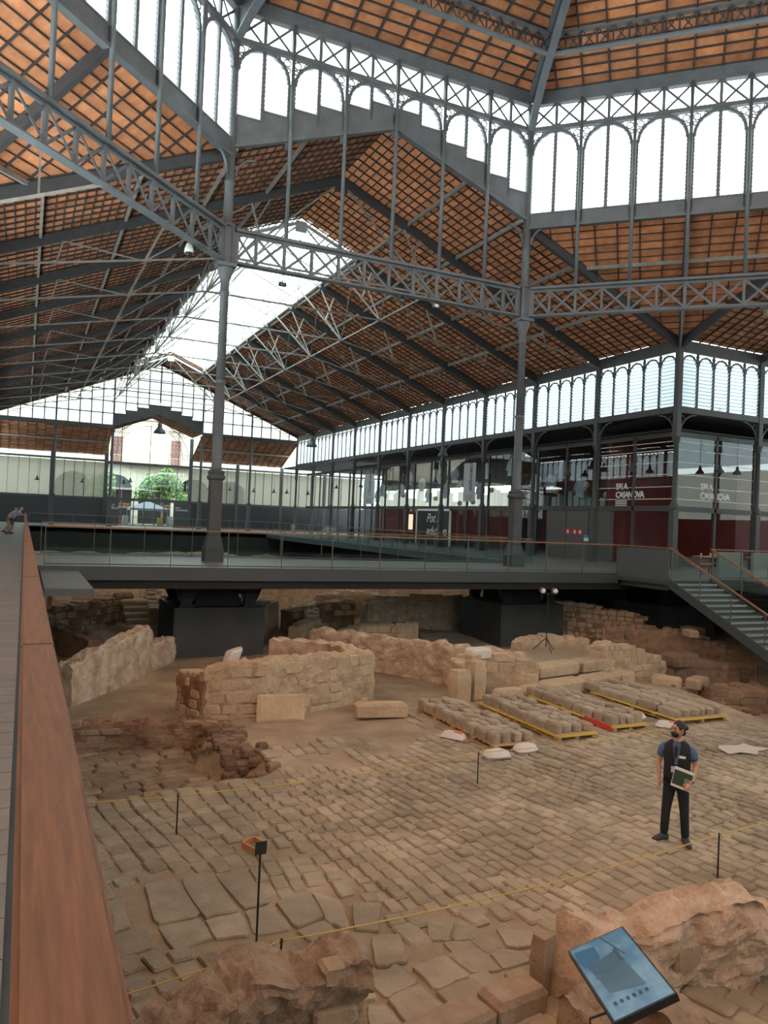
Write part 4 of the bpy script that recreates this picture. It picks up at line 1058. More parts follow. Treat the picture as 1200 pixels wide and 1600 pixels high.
# ---------------------------------------------------------------- excavated ground
def sm(t): t = max(0, min(1, t)); return t*t*(3-2*t)
def nz(x, y, s=1.0, z=0.0): return noise.noise(Vector((x*s, y*s, z)))
def pit_edge(x, y):
    """<0 inside the sunken room"""
    e = nz(x, y, 1.3)*.22
    return max(x-(3.85+.25*sin(y*1.1)+e), 12.75+.25*(x-1)*.5+e*.8-y, y-17.35+.30*x*.3)
def ground_z(x, y):
    z = -2.96+nz(x, y, .5)*.05+nz(x, y, 2.3, 4)*.02
    d = pit_edge(x, y); z -= .52*sm(-d/.18)
    dh = hypot((x-3.85)/.55, (y-13.9)/.75); z -= .55*sm(1.25-dh)
    # right hand descent below the stair
    t = sm((x-17.0-.25*(y-14))/1.6)*sm((24-y)/2); z -= .75*t
    # rising excavated terraces beyond the bridge
    b = sm((y-27)/5); z += b*(.35+nz(x, y, .35, 2)*.45)+.45*sm((y-40)/14)
    if y > 21: z += nz(x, y, 1.1, 9)*.10
    return z
def terrain(name, x0, x1, y0, y1, st, m):
    nx, ny = int(round((x1-x0)/st)), int(round((y1-y0)/st)); t = MB()
    for j in range(ny+1):
        for i in range(nx+1):
            x, y = x0+i*st, y0+j*st; t.v.append((x, y, ground_z(x, y)))
    for j in range(ny):
        for i in range(nx):
            a = j*(nx+1)+i; t.f.append((a, a+1, a+nx+2, a+nx+1))
    return t.build(name, m, None, kind='structure', smooth=True, origin=((x0+x1)/2, (y0+y1)/2, -3))
g1 = terrain('ground', -1.0, 19.0, 3.0, 27.0, .12, DIRT)
terrain('ground', 19.0, 34.0, 3.0, 27.0, .25, DIRT); terrain('ground', -1.0, 34.0, 27.0, 72.0, .5, DIRT)
MB().box(-4.2, 52, -30, 75, -4.8, -4.5).box(-4.2, -1, -30, 72, -4.4, -3).box(-4.2, 52, -30, 3, -4.4, -3).box(34, 52, 3, 14, -4.4, -3).build('ground', DIRT, None, kind='structure')

# ---------------------------------------------------------------- paving
STONES = []   # (distance, centre, ax, ay, h, matkey, seed)
def pave(region, ang, rw, lmin, lmax, seed, mk, dz=.0, gap=.009, warp=.06, excl=None, thick=.05, drop=0.0):
    region = ccw(region); rg = random.Random(seed); u = Vector((cos(ang), sin(ang), 0)); v = Vector((-sin(ang), cos(ang), 0))
    us = [p[0]*u.x+p[1]*u.y for p in region]; vs = [p[0]*v.x+p[1]*v.y for p in region]
    def inside(x, y):
        for i in range(len(region)):
            a, b = region[i], region[(i+1) % len(region)]
            if (b[0]-a[0])*(y-a[1])-(b[1]-a[1])*(x-a[0]) < 0: return False
        return True
    vv = min(vs)
    while vv < max(vs):
        w = rw*rg.uniform(.82, 1.2); uu = min(us)-rg.uniform(0, lmax)
        while uu < max(us):
            l = rg.uniform(lmin, lmax); cu, cv = uu+l/2, vv+w/2
            x, y = u.x*cu+v.x*cv, u.y*cu+v.y*cv
            x += nz(x, y, .45, 3)*warp*4; y += nz(x, y, .45, 8)*warp*4
            if inside(x, y) and not (excl and excl(x, y)) and rg.random() > drop:
                a = nz(x, y, .35, 5)*.25+rg.uniform(-.05, .05)
                ax = (u*cos(a)+v*sin(a))*(l/2-gap); ay = (v*cos(a)-u*sin(a))*(w/2-gap)
                STONES.append((x*x+y*y, (x, y, ground_z(x, y)+dz-.024), ax, ay, thick, mk, rg.random()))
            uu += l
        vv += w
S1 = [[(1.51, 9.59), (1.91, 9.68), (2.01, 8.67), (1.5, 8.61)], [(1.51, 8.57), (2.01, 8.65), (2.02, 8.13), (1.6, 8.02)], [(1.94, 9.67), (2.32, 9.72), (2.45, 8.64), (2.02, 8.6)], [(2.02, 8.55), (2.46, 8.6), (2.42, 8.08), (2.05, 8.14)], [(2.36, 9.75), (2.8, 9.69), (2.84, 8.68), (2.48, 8.66)], [(2.5, 8.62), (2.85, 8.65), (2.91, 8.09), (2.46, 8.07)], [(2.89, 8.71), (3.36, 8.78), (3.35, 8.18), (2.93, 8.08)], [(3.38, 8.79), (3.62, 8.48), (3.49, 7.82), (3.3, 8.01)], [(2.93, 8.03), (3.33, 8.12), (3.33, 7.77), (3.01, 7.7)], [(3.73, 8.35), (4.06, 8.2), (3.75, 7.66), (3.52, 7.81)], [(1.05, 9.42), (1.23, 9.57), (1.25, 8.67), (1.05, 8.6)], [(1.04, 8.54), (1.44, 8.59), (1.43, 8.19), (1.03, 8.09)]]
S2 = [[(3.28, 6.9), (3.7, 7.07), (3.75, 6.69), (3.34, 6.57)], [(3.33, 6.55), (3.74, 6.66), (3.81, 6.21), (3.35, 6.11)], [(3.81, 6.94), (4.23, 7.0), (4.3, 6.57), (3.84, 6.49)], [(3.82, 6.46), (4.3, 6.54), (4.32, 6.25), (3.85, 6.19)], [(4.25, 7.01), (4.67, 6.99), (4.64, 6.53), (4.33, 6.59)], [(4.33, 7.2), (4.62, 7.12), (4.69, 7.01), (4.28, 6.87)], [(4.71, 7.01), (5.04, 6.75), (5.02, 6.57), (4.65, 6.54)], [(4.62, 6.45), (4.86, 6.5), (4.88, 6.31), (4.67, 6.3)], [(3.65, 7.62), (3.98, 7.57), (3.82, 7.02), (3.44, 7.07)], [(5.03, 7.24), (5.37, 7.04), (5.3, 6.72), (4.91, 6.87)], [(4.36, 7.65), (4.69, 7.55), (4.38, 7.2), (4.21, 7.3)], [(4.73, 7.58), (4.92, 7.44), (4.68, 7.09), (4.42, 7.19)]]
S_ALL = S1+S2+[[(2.98, 6.95), (3.24, 6.97), (3.28, 6.6), (2.98, 6.62)], [(3.14, 6.56), (3.30, 6.5), (3.32, 6.1), (3.0, 6.17)]]
def in_quad(x, y, q, mrg=.06):
    q = ccw(q)
    for i in range(4):
        a, b = q[i], q[(i+1) % 4]; l = hypot(b[0]-a[0], b[1]-a[1])
        if ((b[0]-a[0])*(y-a[1])-(b[1]-a[1])*(x-a[0]))/l < -mrg: return False
    return True
def excl_main(x, y):
    if pit_edge(x, y) < .10: return True
    for q in S_ALL:
        if in_quad(x, y, q): return True
    if 12.6 < y and x > 4.3 and nz(x, y, .8, 11)*.5+(y-13.2)*.35 > .25 and x < 8.2: return True
    return False
BR = math.radians(98)
pave([(.75, 9.9), (.7, 5), (3.0, 5), (4.2, 7.9), (3.6, 9.9)], BR-.1, .24, .24, .42, 11, 'b', excl=excl_main)
pave([(.75, 12.9), (.7, 9.9), (3.7, 9.9), (4.3, 12.9)], BR-.05, .25, .22, .40, 12, 'b', excl=excl_main)
pave([(3.0, 5), (8.5, 4.0), (9.0, 5.6), (4.2, 7.9)], BR+.12, .30, .32, .55, 13, 'a', excl=excl_main)
pave([(4.2, 7.9), (9.0, 5.6), (13.5, 6.2), (15.5, 10.0), (16.5, 13.6), (7, 14.2), (4.4, 13.0), (3.6, 9.9)], BR, .20, .20, .36, 14, 'a', excl=excl_main)
pave([(4.4, 13.0), (7, 14.2), (7.2, 16.0), (4.2, 16.3)], BR-.1, .26, .28, .5, 15, 'a', excl=excl_main, drop=.2)
pave([(7, 14.2), (16.5, 13.6), (16.6, 16.5), (12.9, 16.6), (7.2, 16.0)], BR, .24, .3, .6, 16, 'a', excl=excl_main, drop=.1)
def not_pit(x, y): return pit_edge(x, y) > -.22 or hypot((x-3.85)/.55, (y-13.9)/.75) < 1.2
pave([(.9, 12.8), (4.2, 12.8), (4.2, 17.5), (.9, 17.5)], math.radians(8), .33, .3, .8, 17, 'c', excl=not_pit, warp=.02, drop=.02, thick=.07, dz=.03)
STONES.sort(key=lambda s: s[0]); rs = random.Random(5)
MK = {'a': PAVE, 'b': PAVE2, 'c': PAVE3}
rest = {k: MB() for k in MK}
for i, (d2, c, ax, ay, h, mk, sd_) in enumerate(STONES):
    m = MB() if i < 270 else rest[mk]
    tl = Vector((0, 0, 1))+Vector((rs.uniform(-.05, .05), rs.uniform(-.05, .05), 0))
    m.rock((c[0], c[1], c[2]+rs.uniform(-.012, .018)), ax, ay, tl*h, rs, j=.07, rd=.16)
    if i < 270: m.build('paving_stone', MK[mk], g1)
for k in MK: rest[k].build('paving_stone', MK[k], g1, kind='stuff')
def slab(q, m, z=.012, th=.09, nm='paving_slab', parent=None):
    cx_ = sum(p[0] for p in q)/4; cy_ = sum(p[1] for p in q)/4; q = ccw(q); rr = random.Random(int(cx_*1000+cy_*77))
    pts = []
    for i in range(4):
        a, b = q[i], q[(i+1) % 4]
        for t in (.06, .3, .6, .9): pts.append((a[0]+(b[0]-a[0])*t+rr.uniform(-.015, .015), a[1]+(b[1]-a[1])*t+rr.uniform(-.015, .015)))
    mb = MB(); n = len(pts); zc = ground_z(cx_, cy_)+z; tx, ty = rr.uniform(-.04, .04), rr.uniform(-.04, .04)
    for s_, dz_ in ((.985, -th), (.99, 0), (.96, .016), (.5, .022)):
        for p in pts: mb.v.append((cx_+(p[0]-cx_)*s_, cy_+(p[1]-cy_)*s_, zc+dz_+tx*(p[0]-cx_)+ty*(p[1]-cy_)))
    for l in range(3):
        for k in range(n): mb.f.append((l*n+k, l*n+(k+1) % n, (l+1)*n+(k+1) % n, (l+1)*n+k))
    mb.f.append(tuple(3*n+k for k in range(n)))
    return mb.build(nm, m, parent if parent is not None else g1)
for q in S1: slab(q, PAVE2)
for q in S_ALL[len(S1):]: slab(q, PAVE)

# ---------------------------------------------------------------- ruined walls
def ruin(name, label, pts, th, m, bm=None, fine=1, prot=.035, course=.24, seed=1, z0=None, stones='parts', skipp=.25, rough=.06, cat='ruin wall', group=None, side=-1, both=False, cap=.07, lmin=.22, lmax=.5, topn=.10):
    """pts: (x, y, ztop) along the wall's face towards the viewer; side -1 puts the thickness to the left of the path"""
    rg = random.Random(seed); P = [Vector((p[0], p[1], 0)) for p in pts]
    zt = [p[2] for p in pts]; cum = [0]
    for a, b in zip(P, P[1:]): cum.append(cum[-1]+(b-a).length)
    tot = cum[-1]
    def at(s):
        s = max(0, min(tot, s))
        for i in range(len(P)-1):
            if s <= cum[i+1] or i == len(P)-2:
                t = (s-cum[i])/max(cum[i+1]-cum[i], 1e-6); return P[i]+(P[i+1]-P[i])*t, zt[i]+(zt[i+1]-zt[i])*t, (P[i+1]-P[i]).normalized()
    ns = max(4, int(tot/(.13/fine))); nv = 9*fine
    mid, _, _ = at(tot/2)
    zb = [(ground_z(at(tot*i/ns)[0].x, at(tot*i/ns)[0].y) if z0 is None else z0)-.12 for i in range(ns+1)]
    o = thing(name, (mid.x, mid.y, min(zb)+.12), label, cat, group)
    m1 = MB(); rows = []
    nrm0 = None
    for i in range(ns+1):
        s = tot*i/ns; c, z, d = at(s); d2 = at(min(tot, s+.2))[2]+at(max(0, s-.2))[2]; d2.normalize()
        nr = Vector((-d2.y, d2.x, 0))*(-side)
        z += nz(c.x*1.0, c.y, 2.0, seed)*topn+rg.uniform(-.03, .03)/fine
        ends = .0
        if i in (0, ns): z -= .06
        row = []
        for k in range(nv+1):   # near face up
            t = k/nv; zz = zb[i]+(z-zb[i])*t; ds = noise.noise(Vector((c.x*2.2, c.y*2.2, zz*2.6+seed)))*rough+noise.noise(Vector((c.x*6, c.y*6, zz*7+seed)))*rough*.5+(noise.noise(Vector((c.x*17, c.y*17, zz*17)))*rough*.28 if fine > 1 else 0)
            row.append(c+nr*(-ds+.03*(t > .95))+Vector((0, 0, zz)))
        for k in range(1, 4*fine):
            t = k/(4*fine); q_ = c+nr*(th*t); row.append(q_+Vector((0, 0, z+noise.noise(Vector((q_.x*5, q_.y*5, seed)))*(.05 if fine == 1 else .09)+(noise.noise(Vector((q_.x*16, q_.y*16, seed)))*.03 if fine > 1 else 0))))
        for k in range(nv, -1, -1):
            t = k/nv; zz = zb[i]+(z-zb[i])*t; ds = noise.noise(Vector((c.x*2.2+9, c.y*2.2, zz*2.6+seed)))*rough
            row.append(c+nr*(th+ds)+Vector((0, 0, zz)))
        rows.append(row)
    K = len(rows[0])
    for r in rows:
        m1.v += [tuple(p) for p in r]
    for i in range(ns):
        for k in range(K-1):
            a = i*K+k; m1.f.append((a, a+K, a+K+1, a+1) if side < 0 else (a, a+1, a+K+1, a+K))
    m1.f.append(tuple(range(K))); m1.f.append(tuple(ns*K+k for k in reversed(range(K))))
    m1.build('rubble_core', bm or m, o, smooth=False)
    if stones:
        st_ = []
        zz = min(zb)+.14
        row = 0
        while zz < max(zt):
            h = course*rg.uniform(.8, 1.2); s = rg.uniform(0, .2)
            while s < tot-.1:
                l = rg.uniform(lmin, lmax); c, z, d = at(s+l/2); zg = ground_z(c.x, c.y) if z0 is None else z0
                if zz+h*.5 < z+.03 and zz+h*.8 > zg-.05 and rg.random() > skipp and s+l < tot+.1:
                    nr = Vector((-d.y, d.x, 0))*(-side)
                    st_.append((c+nr*(.09-rg.uniform(.3, 1)*prot)+Vector((0, 0, zz+h/2)), d*(l/2-.012), Vector((0, 0, h/2-.012)), -nr*.09))
                    if both: st_.append((c+nr*(th-.05)+Vector((0, 0, zz+h/2)), d*(l/2-.012), Vector((0, 0, h/2-.012)), nr*.09))
                s += l
            zz += h; row += 1
        # cap stones
        s = 0
        while s < tot-.1 and cap:
            l = rg.uniform(.2, .45); c, z, d = at(s+l/2); nr = Vector((-d.y, d.x, 0))*(-side)
            for q in range(max(1, int(th/.28))):
                if rg.random() > .3: st_.append((c+nr*(th*(q+.5)/max(1, int(th/.28)))+Vector((0, 0, z-.02+rg.uniform(-.04, .05))), d*(l/2-.02), nr*(th/max(1, int(th/.28))/2-.02), Vector((0, 0, cap))))
            s += l
        rs_ = MB()
        for i, (c, ax, ay, az) in enumerate(st_):
            q = MB() if (stones == 'parts' and i < 290) else rs_
            q.rock(c, ax, ay, az, rg, j=.13, rd=.18)
            if q is not rs_: q.build('stone', m, o)
        if rs_.v: rs_.build('stone', m, o, kind='stuff')
    return o
def block(label, c, half, ang, m, tilt=(0, 0), cat='stone block', name='stone_block', group=None, seed=0):
    rg = random.Random(seed+int(abs(c[0])*100)); u = Vector((cos(ang), sin(ang), 0)); v = Vector((-sin(ang), cos(ang), 0)); w = Vector((0, 0, 1))
    u2 = (u+w*tilt[0]).normalized(); v2 = (v+w*tilt[1]).normalized(); w2 = u2.cross(v2)
    o = MB().rock(c, u2*half[0], v2*half[1], w2*half[2], rg, j=.035, rd=.06).build(name, m, None)
    return tag(o, label, cat, group)

# foreground walls
ruin('ruined_wall', 'rough pinkish rubble wall stump at the bottom centre beside the handrail', [(1.28, 5.35, -2.2), (1.42, 5.62, -2.12), (1.75, 5.75, -2.06), (2.3, 5.75, -2.0), (2.78, 5.75, -1.98)], .55, BLOCKR, RUBF, seed=4, skipp=.88, rough=.16, side=-1, course=.20, lmin=.2, lmax=.45, topn=.22, cap=0, fine=3, prot=.02)
ruin('ruined_wall', 'long plastered pink wall behind the tilted screen at the lower right', [(4.98, 5.5, -2.62), (5.15, 5.58, -2.32), (5.6, 5.62, -2.22), (6.0, 5.5, -2.24), (6.5, 5.5, -2.2), (6.9, 5.4, -2.10), (7.1, 5.4, -2.28), (7.8, 5.1, -2.28), (8.8, 4.8, -2.3)], .55, BLOCKR, mat('pink_plaster', (.66, .52, .39), .95, col2=(.42, .29, .19), vscale=4, bump=.9, bscale=10), seed=9, skipp=.93, rough=.13, side=-1, topn=.30, cap=0, fine=3, prot=.02)
ruin('ruined_wall', 'crumbling low wall spur running toward the viewer under the screen', [(4.75, 5.5, -2.55), (5.0, 4.9, -2.35), (5.25, 4.3, -2.25), (5.5, 3.6, -2.2)], .40, BLOCKR, RUBF, seed=12, skipp=.9, rough=.16, side=1, topn=.2, cap=0, fine=3, prot=.02)
block('upright rounded stone bollard at the end of the curb by the lower right wall', (4.80, 6.08, -2.68), (.10, .09, .30), .3, BLOCKR, name='standing_stone', cat='stone')
block('rough cube of stone under the corner of the screen beside the standing stone', (4.9, 5.45, -2.85), (.25, .18, .16), .5, BLOCKR)
for i, (x0, y0, x1, y1) in enumerate([(1.9, 5.55, 3.0, 5.83), (3.03, 5.84, 4.02, 6.05), (4.06, 6.06, 4.66, 6.14)]):
    a = atan2(y1-y0, x1-x0); block(['long curb stone starting at the rubble stump in the foreground', 'longest smooth curb stone in the centre foreground', 'short curb stone ending at the standing stone'][i], ((x0+x1)/2, (y0+y1)/2-.15, -2.86), (hypot(x1-x0, y1-y0)/2, .17, .14), a, BLOCKR, group=None)
# main room walls in the middle distance
ruin('ruined_wall', 'broad sandstone block wall with white mortar in the middle left', [(3.72, 16.95, -1.85), (4.3, 16.75, -1.68), (5.0, 16.7, -1.62), (6.6, 17.1, -1.66), (8.3, 17.75, -1.76)], .36, BLOCK, RUB, seed=21, skipp=.28, course=.27, lmin=.3, lmax=.62, prot=.028, cap=0, fine=2)
ruin('ruined_wall', 'whitish end wall returning behind the broad sandstone wall', [(8.3, 17.9, -1.75), (8.1, 19.6, -1.82), (7.0, 21.6, -1.9)], .5, BLOCK, PLAS, seed=22, skipp=.92, side=-1, cap=0, fine=2)
ruin('ruined_wall', 'crumbled left end of the broad sandstone wall facing the sunken room', [(3.4, 18.2, -2.2), (3.55, 17.4, -2.0), (3.75, 16.9, -1.95)], .4, BLOCK, RUBR, seed=23, skipp=.5, side=-1)
ruin('ruined_wall', 'slanting cream plastered wall beside the walkway left of the pier', [(1.15, 18.9, -1.95), (2.3, 20.4, -1.78), (3.35, 22.2, -1.62), (3.5, 22.6, -1.8)], .4, BLOCK, PLAS, seed=24, skipp=.90, rough=.05, cap=0, fine=2, prot=.01)
ruin('ruined_wall', 'low plastered wall piece between the cream wall and the dark pier', [(3.5, 22.6, -2.25), (4.35, 23.8, -2.15)], .4, BLOCK, PLAS, seed=25, skipp=.8, cap=0, fine=2, prot=.015)
ruin('ruined_wall', 'earthen riser of the sunken room floor left of centre', [(.8, 17.2, -2.92), (2.3, 16.95, -2.90), (3.2, 16.6, -2.9), (4.2, 16.2, -2.88)], .4, BLOCKR, RUBR, seed=26, skipp=.55, z0=-3.5, course=.16, topn=.05, cap=0, fine=2, prot=.02)
ruin('ruined_wall', 'long plastered room wall running back right of the broad sandstone wall', [(12.9, 17.6, -2.05), (12.2, 18.0, -1.9), (11.0, 18.9, -1.8), (10.3, 20.4, -1.88), (9.2, 22.4, -1.98), (8.6, 23.6, -2.0)][::-1], .45, BLOCK, PLAS, seed=27, skipp=.85, side=-1, cap=0, fine=2, prot=.015, topn=.16)
ruin('ruined_wall', 'thick stub of masonry with a white stone on top left of the terrace', [(10.5, 17.35, -2.15), (11.0, 17.3, -1.95), (11.5, 17.5, -1.85), (12.2, 17.2, -2.0), (12.9, 17.0, -2.1)], .6, BLOCK, RUB, seed=28, skipp=.35, course=.3)
block('square upright stone jamb standing at the corner of the middle room', (10.35, 16.95, -2.55), (.24, .2, .42), .2, BLOCK, name='stone_jamb')
block('second stone jamb with a broken top right of the first one', (10.95, 17.1, -2.45), (.2, .18, .5), .1, BLOCK, name='stone_jamb')
block('pale white stone resting on the masonry stub', (11.3, 17.6, -1.83), (.32, .2, .13), .1, mat('white_stone', (.72, .68, .60), .9, bump=.5), cat='stone')
for i, (x, y, w) in enumerate([(11.7, 16.7, .42), (12.55, 16.85, .38)]): block(['narrow threshold stone left of the terrace steps', 'threshold stone touching the terrace steps'][i], (x, y, -2.78), (w, .16, .15), .12, BLOCK)
for i, (x0, x1, y, z) in enumerate([(12.9, 14.5, 17.0, -2.72), (14.55, 16.0, 17.35, -2.72), (16.05, 16.7, 17.6, -2.72), (13.0, 14.8, 17.7, -2.38), (14.85, 16.5, 18.05, -2.38)]):
    block(['left block of the lower terrace step', 'middle block of the lower terrace step', 'right end block of the lower terrace step', 'left block of the upper terrace step', 'right block of the upper terrace step'][i], ((x0+x1)/2, y, z), ((x1-x0)/2-.01, .28, .17), .21, BLOCK)
ruin('ruined_wall', 'low wall stones behind the terrace below the tripod light', [(14.6, 20.2, -2.0), (15.8, 20.6, -1.95), (17.4, 20.3, -2.1)], .4, BLOCK, RUB, seed=29, skipp=.4)
MB().box(12.9, 16.8, 17.9, 20.6, -3.0, -2.34).build('floor', mat('packed_earth_terrace', (.36, .30, .21), .95, bump=.5), None, kind='structure')
ruin('ruined_wall', 'stepped masonry wall with pale top right of the terrace', [(15.8, 17.85, -1.95), (16.4, 17.9, -1.82), (17.2, 18.0, -2.0), (18.3, 18.1, -2.3), (18.9, 18.3, -2.6)], .7, BLOCK, RUB, seed=30, skipp=.18, course=.22)
ruin('ruined_wall', 'wall of neatly stacked loose blocks behind the right pier', [(19.9, 25.6, -1.35), (20.6, 24.8, -1.45), (21.6, 23.6, -1.55), (22.4, 22.9, -1.75)], .5, BLOCK, RUBR, seed=31, skipp=.05, course=.2, lmin=.2, lmax=.4)
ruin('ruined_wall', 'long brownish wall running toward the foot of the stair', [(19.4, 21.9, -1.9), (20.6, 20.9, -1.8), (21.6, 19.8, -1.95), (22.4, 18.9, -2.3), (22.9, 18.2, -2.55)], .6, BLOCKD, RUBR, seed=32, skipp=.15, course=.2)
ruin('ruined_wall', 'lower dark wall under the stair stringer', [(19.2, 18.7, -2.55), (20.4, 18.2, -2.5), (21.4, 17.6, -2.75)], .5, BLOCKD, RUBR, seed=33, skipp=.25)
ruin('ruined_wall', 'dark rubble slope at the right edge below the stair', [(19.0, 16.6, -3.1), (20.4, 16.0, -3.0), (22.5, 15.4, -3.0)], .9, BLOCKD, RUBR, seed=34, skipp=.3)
for i, (x, y, z, w) in enumerate([(19.8, 18.6, -2.5, .55), (19.3, 17.4, -3.0, .42), (18.4, 19.6, -2.4, .35), (21.0, 19.3, -1.78, .3), (22.3, 20.4, -1.9, .4), (17.8, 17.2, -2.85, .4)]):
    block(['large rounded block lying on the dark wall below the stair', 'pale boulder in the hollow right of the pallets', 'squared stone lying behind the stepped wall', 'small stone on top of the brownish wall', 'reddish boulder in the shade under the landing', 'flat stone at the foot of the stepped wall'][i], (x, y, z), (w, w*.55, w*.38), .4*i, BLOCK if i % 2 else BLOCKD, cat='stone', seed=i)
# far ruins under and beyond the bridge
far = [([(1.0, 28.5, -1.85), (2.6, 29.6, -1.75), (4.0, 31.2, -1.6)], 'left far wall of reddish stone behind the cream wall', BLOCK, RUBR),
       ([(1.2, 34.5, -1.5), (4.5, 35.5, -1.35), (8.0, 36.0, -1.3)], 'pale far terrace wall behind the left pier', BLOCK, RUB),
       ([(4.95, 28.6, -2.0), (5.2, 31.5, -1.5)], 'side wall of the little stone staircase', BLOCK, RUB),
       ([(8.3, 27.5, -1.62), (9.3, 29.2, -1.7), (9.6, 31, -1.75)], 'dark wall stump right behind the left pier', BLOCK, RUB),
       ([(9.6, 28.4, -2.0), (11.0, 29.2, -1.9), (12.6, 29.2, -1.72)], 'broken brown wall under the middle of the bridge', BLOCK, RUBR),
       ([(12.3, 27.2, -1.65), (13.6, 27.2, -1.58)], 'square masonry block under the middle of the bridge', BLOCK, PLAS),
       ([(13.6, 29.5, -1.6), (16.0, 28.4, -1.5), (17.5, 28.6, -1.5)], 'plastered wall left of the right pier', BLOCK, PLAS),
       ([(9.5, 36.5, -1.35), (13.5, 37.0, -1.4), (16.0, 36.2, -1.35)], 'long pale wall behind the white board', BLOCK, RUB),
       ([(14.8, 33.5, -1.55), (18.0, 33.0, -1.4), (21, 32.4, -1.35)], 'low flat topped wall behind the right pier', BLOCK, RUB),
       ([(3.0, 42, -1.35), (12.0, 43, -1.3), (22, 42, -1.35)], 'farthest sunlit wall of the excavation', BLOCK, RUB),
       ([(9.5, 50, -1.1), (11.0, 50.5, -.9), (13, 50.4, -1.1)], 'remote stone bank seen through the bridge glass', BLOCK, RUB),
       ([(10.0, 39.5, -1.3), (12.0, 46.5, -1.0)], 'receding far wall left of the white board', BLOCK, RUB),
       ([(17.8, 38.5, -1.25), (18.6, 46, -1.0)], 'receding far wall right of the white board', BLOCK, RUB),
       ([(2.4, 24.8, -2.3), (1.2, 26.5, -2.1), (1.0, 28.4, -2.0)], 'low red brick ledge beside the walkway behind the cream wall', BLOCKD, RUBR),
       ([(7.8, 32.5, -1.7), (9.8, 33.2, -1.5), (11.2, 32.6, -1.55)], 'jagged pale wall between the left pier and the middle block', BLOCK, RUB),
       ([(11.8, 31.0, -1.75), (13.2, 31.6, -1.6), (14.6, 31.2, -1.7)], 'short wall with a flat top behind the middle block', BLOCK, PLAS),
       ([(1.4, 38.5, -1.2), (4.5, 39.2, -1.15), (8.5, 38.6, -1.1)], 'pale far wall seen left of the left pier', BLOCK, RUB),
       ([(19.5, 29.5, -1.6), (21.5, 28.5, -1.5)], 'pale wall end right behind the right pier', BLOCK, RUB),
       ([(9.0, 25.5, -2.3), (10.2, 26.9, -2.1), (10.6, 28.2, -2.0)], 'sloping rubble wall leading back under the middle of the bridge', BLOCK, RUB),
       ([(10.2, 24.3, -2.35), (11.4, 25.2, -2.2), (13.4, 25.0, -2.1)], 'low stone bench wall behind the plastered room wall', BLOCK, RUB)]
for i, (pts, lb, m_, b_) in enumerate(far):
    ruin('ruined_wall', lb, pts, .5+.1*(i % 3), m_, b_, seed=50+i, stones='stuff' if pts[0][1] > 33 else 'parts', skipp=.3, course=.26 if pts[0][1] < 33 else .4, lmin=.3 if pts[0][1] < 33 else .5, lmax=.6 if pts[0][1] < 33 else 1.0)
sts = thing('stone_steps', (4.1, 29.5, -2.9), 'flight of five worn stone steps left of the dark pier', 'steps')
for k in range(6): MB().rock((4.15-.02*k, 28.55+.34*k, -2.82+.19*k), (.58, 0, 0), (0, .30, 0), (0, 0, .11), random.Random(k), j=.05, rd=.08).build('step', BLOCK, sts)
slb = MB().rock((5.38, 16.42, -2.66), (.54, -.06, 0), (.02, .06, .29), (0, -.05, .02), random.Random(2), j=.02, rd=.05).build('leaning_slab', BLOCK, None)
tag(slb, 'rectangular stone slab leaning against the broad sandstone wall', 'slab')
block('long low stone beam lying right of the leaning slab', (7.7, 16.05, -2.75), (.62, .16, .16), -.22, BLOCK)
wh = MB().rock((5.35, 20.6, -2.2), (.24, 0, .05), (0, .2, 0), (.05, 0, .15), random.Random(8), j=.3, rd=.35).build('marble_lump', mat('white_stone', (0, 0, 0)), None)
tag(wh, 'lump of white and rust coloured stone in front of the left pier', 'stone')
# loose rubble along the pit edge
rub = MB(); rg = random.Random(77)
for _ in range(420):
    a = rg.random()
    if a < .5: x, y = 3.9+rg.gauss(0, .22), rg.uniform(13.2, 16.3)
    elif a < .75: x, y = rg.uniform(1, 4), 16.9+rg.gauss(0, .15)
    else: x, y = rg.uniform(17.6, 22), rg.uniform(14.5, 18.5)
    s = rg.uniform(.03, .13); rub.rock((x, y, ground_z(x, y)+s*.3), (s, 0, 0), (0, s*.8, 0), (0, 0, s*.6), rg, j=.25, rd=.3)
tag(rub.build('rubble', BLOCKD, None), 'loose stones strewn along the edge of the sunken room and the right hollow', 'rubble', kind='stuff')
# side banks closing the excavation under the decks
MB().quad((28.4, 27.7, -3.6), (28.4, 72, -3.6), (28.4, 72, -.45), (28.4, 27.7, -.45)).quad((-1, 71.9, -4), (45, 71.9, -4), (45, 71.9, 0), (-1, 71.9, 0)).quad((28.4, 27.7, -4), (45, 27.7, -4), (45, 27.7, -.4), (28.4, 27.7, -.4)).quad((-1, -2, -4.4), (-1, 72, -4.4), (-1, 72, -.3), (-1, -2, -.3)).quad((33.5, 3, -4.4), (33.5, 27, -4.4), (33.5, 27, -.3), (33.5, 3, -.3)).build('wall_basement', mat('basement_dark', (.03, .028, .026), .9), None, kind='structure')

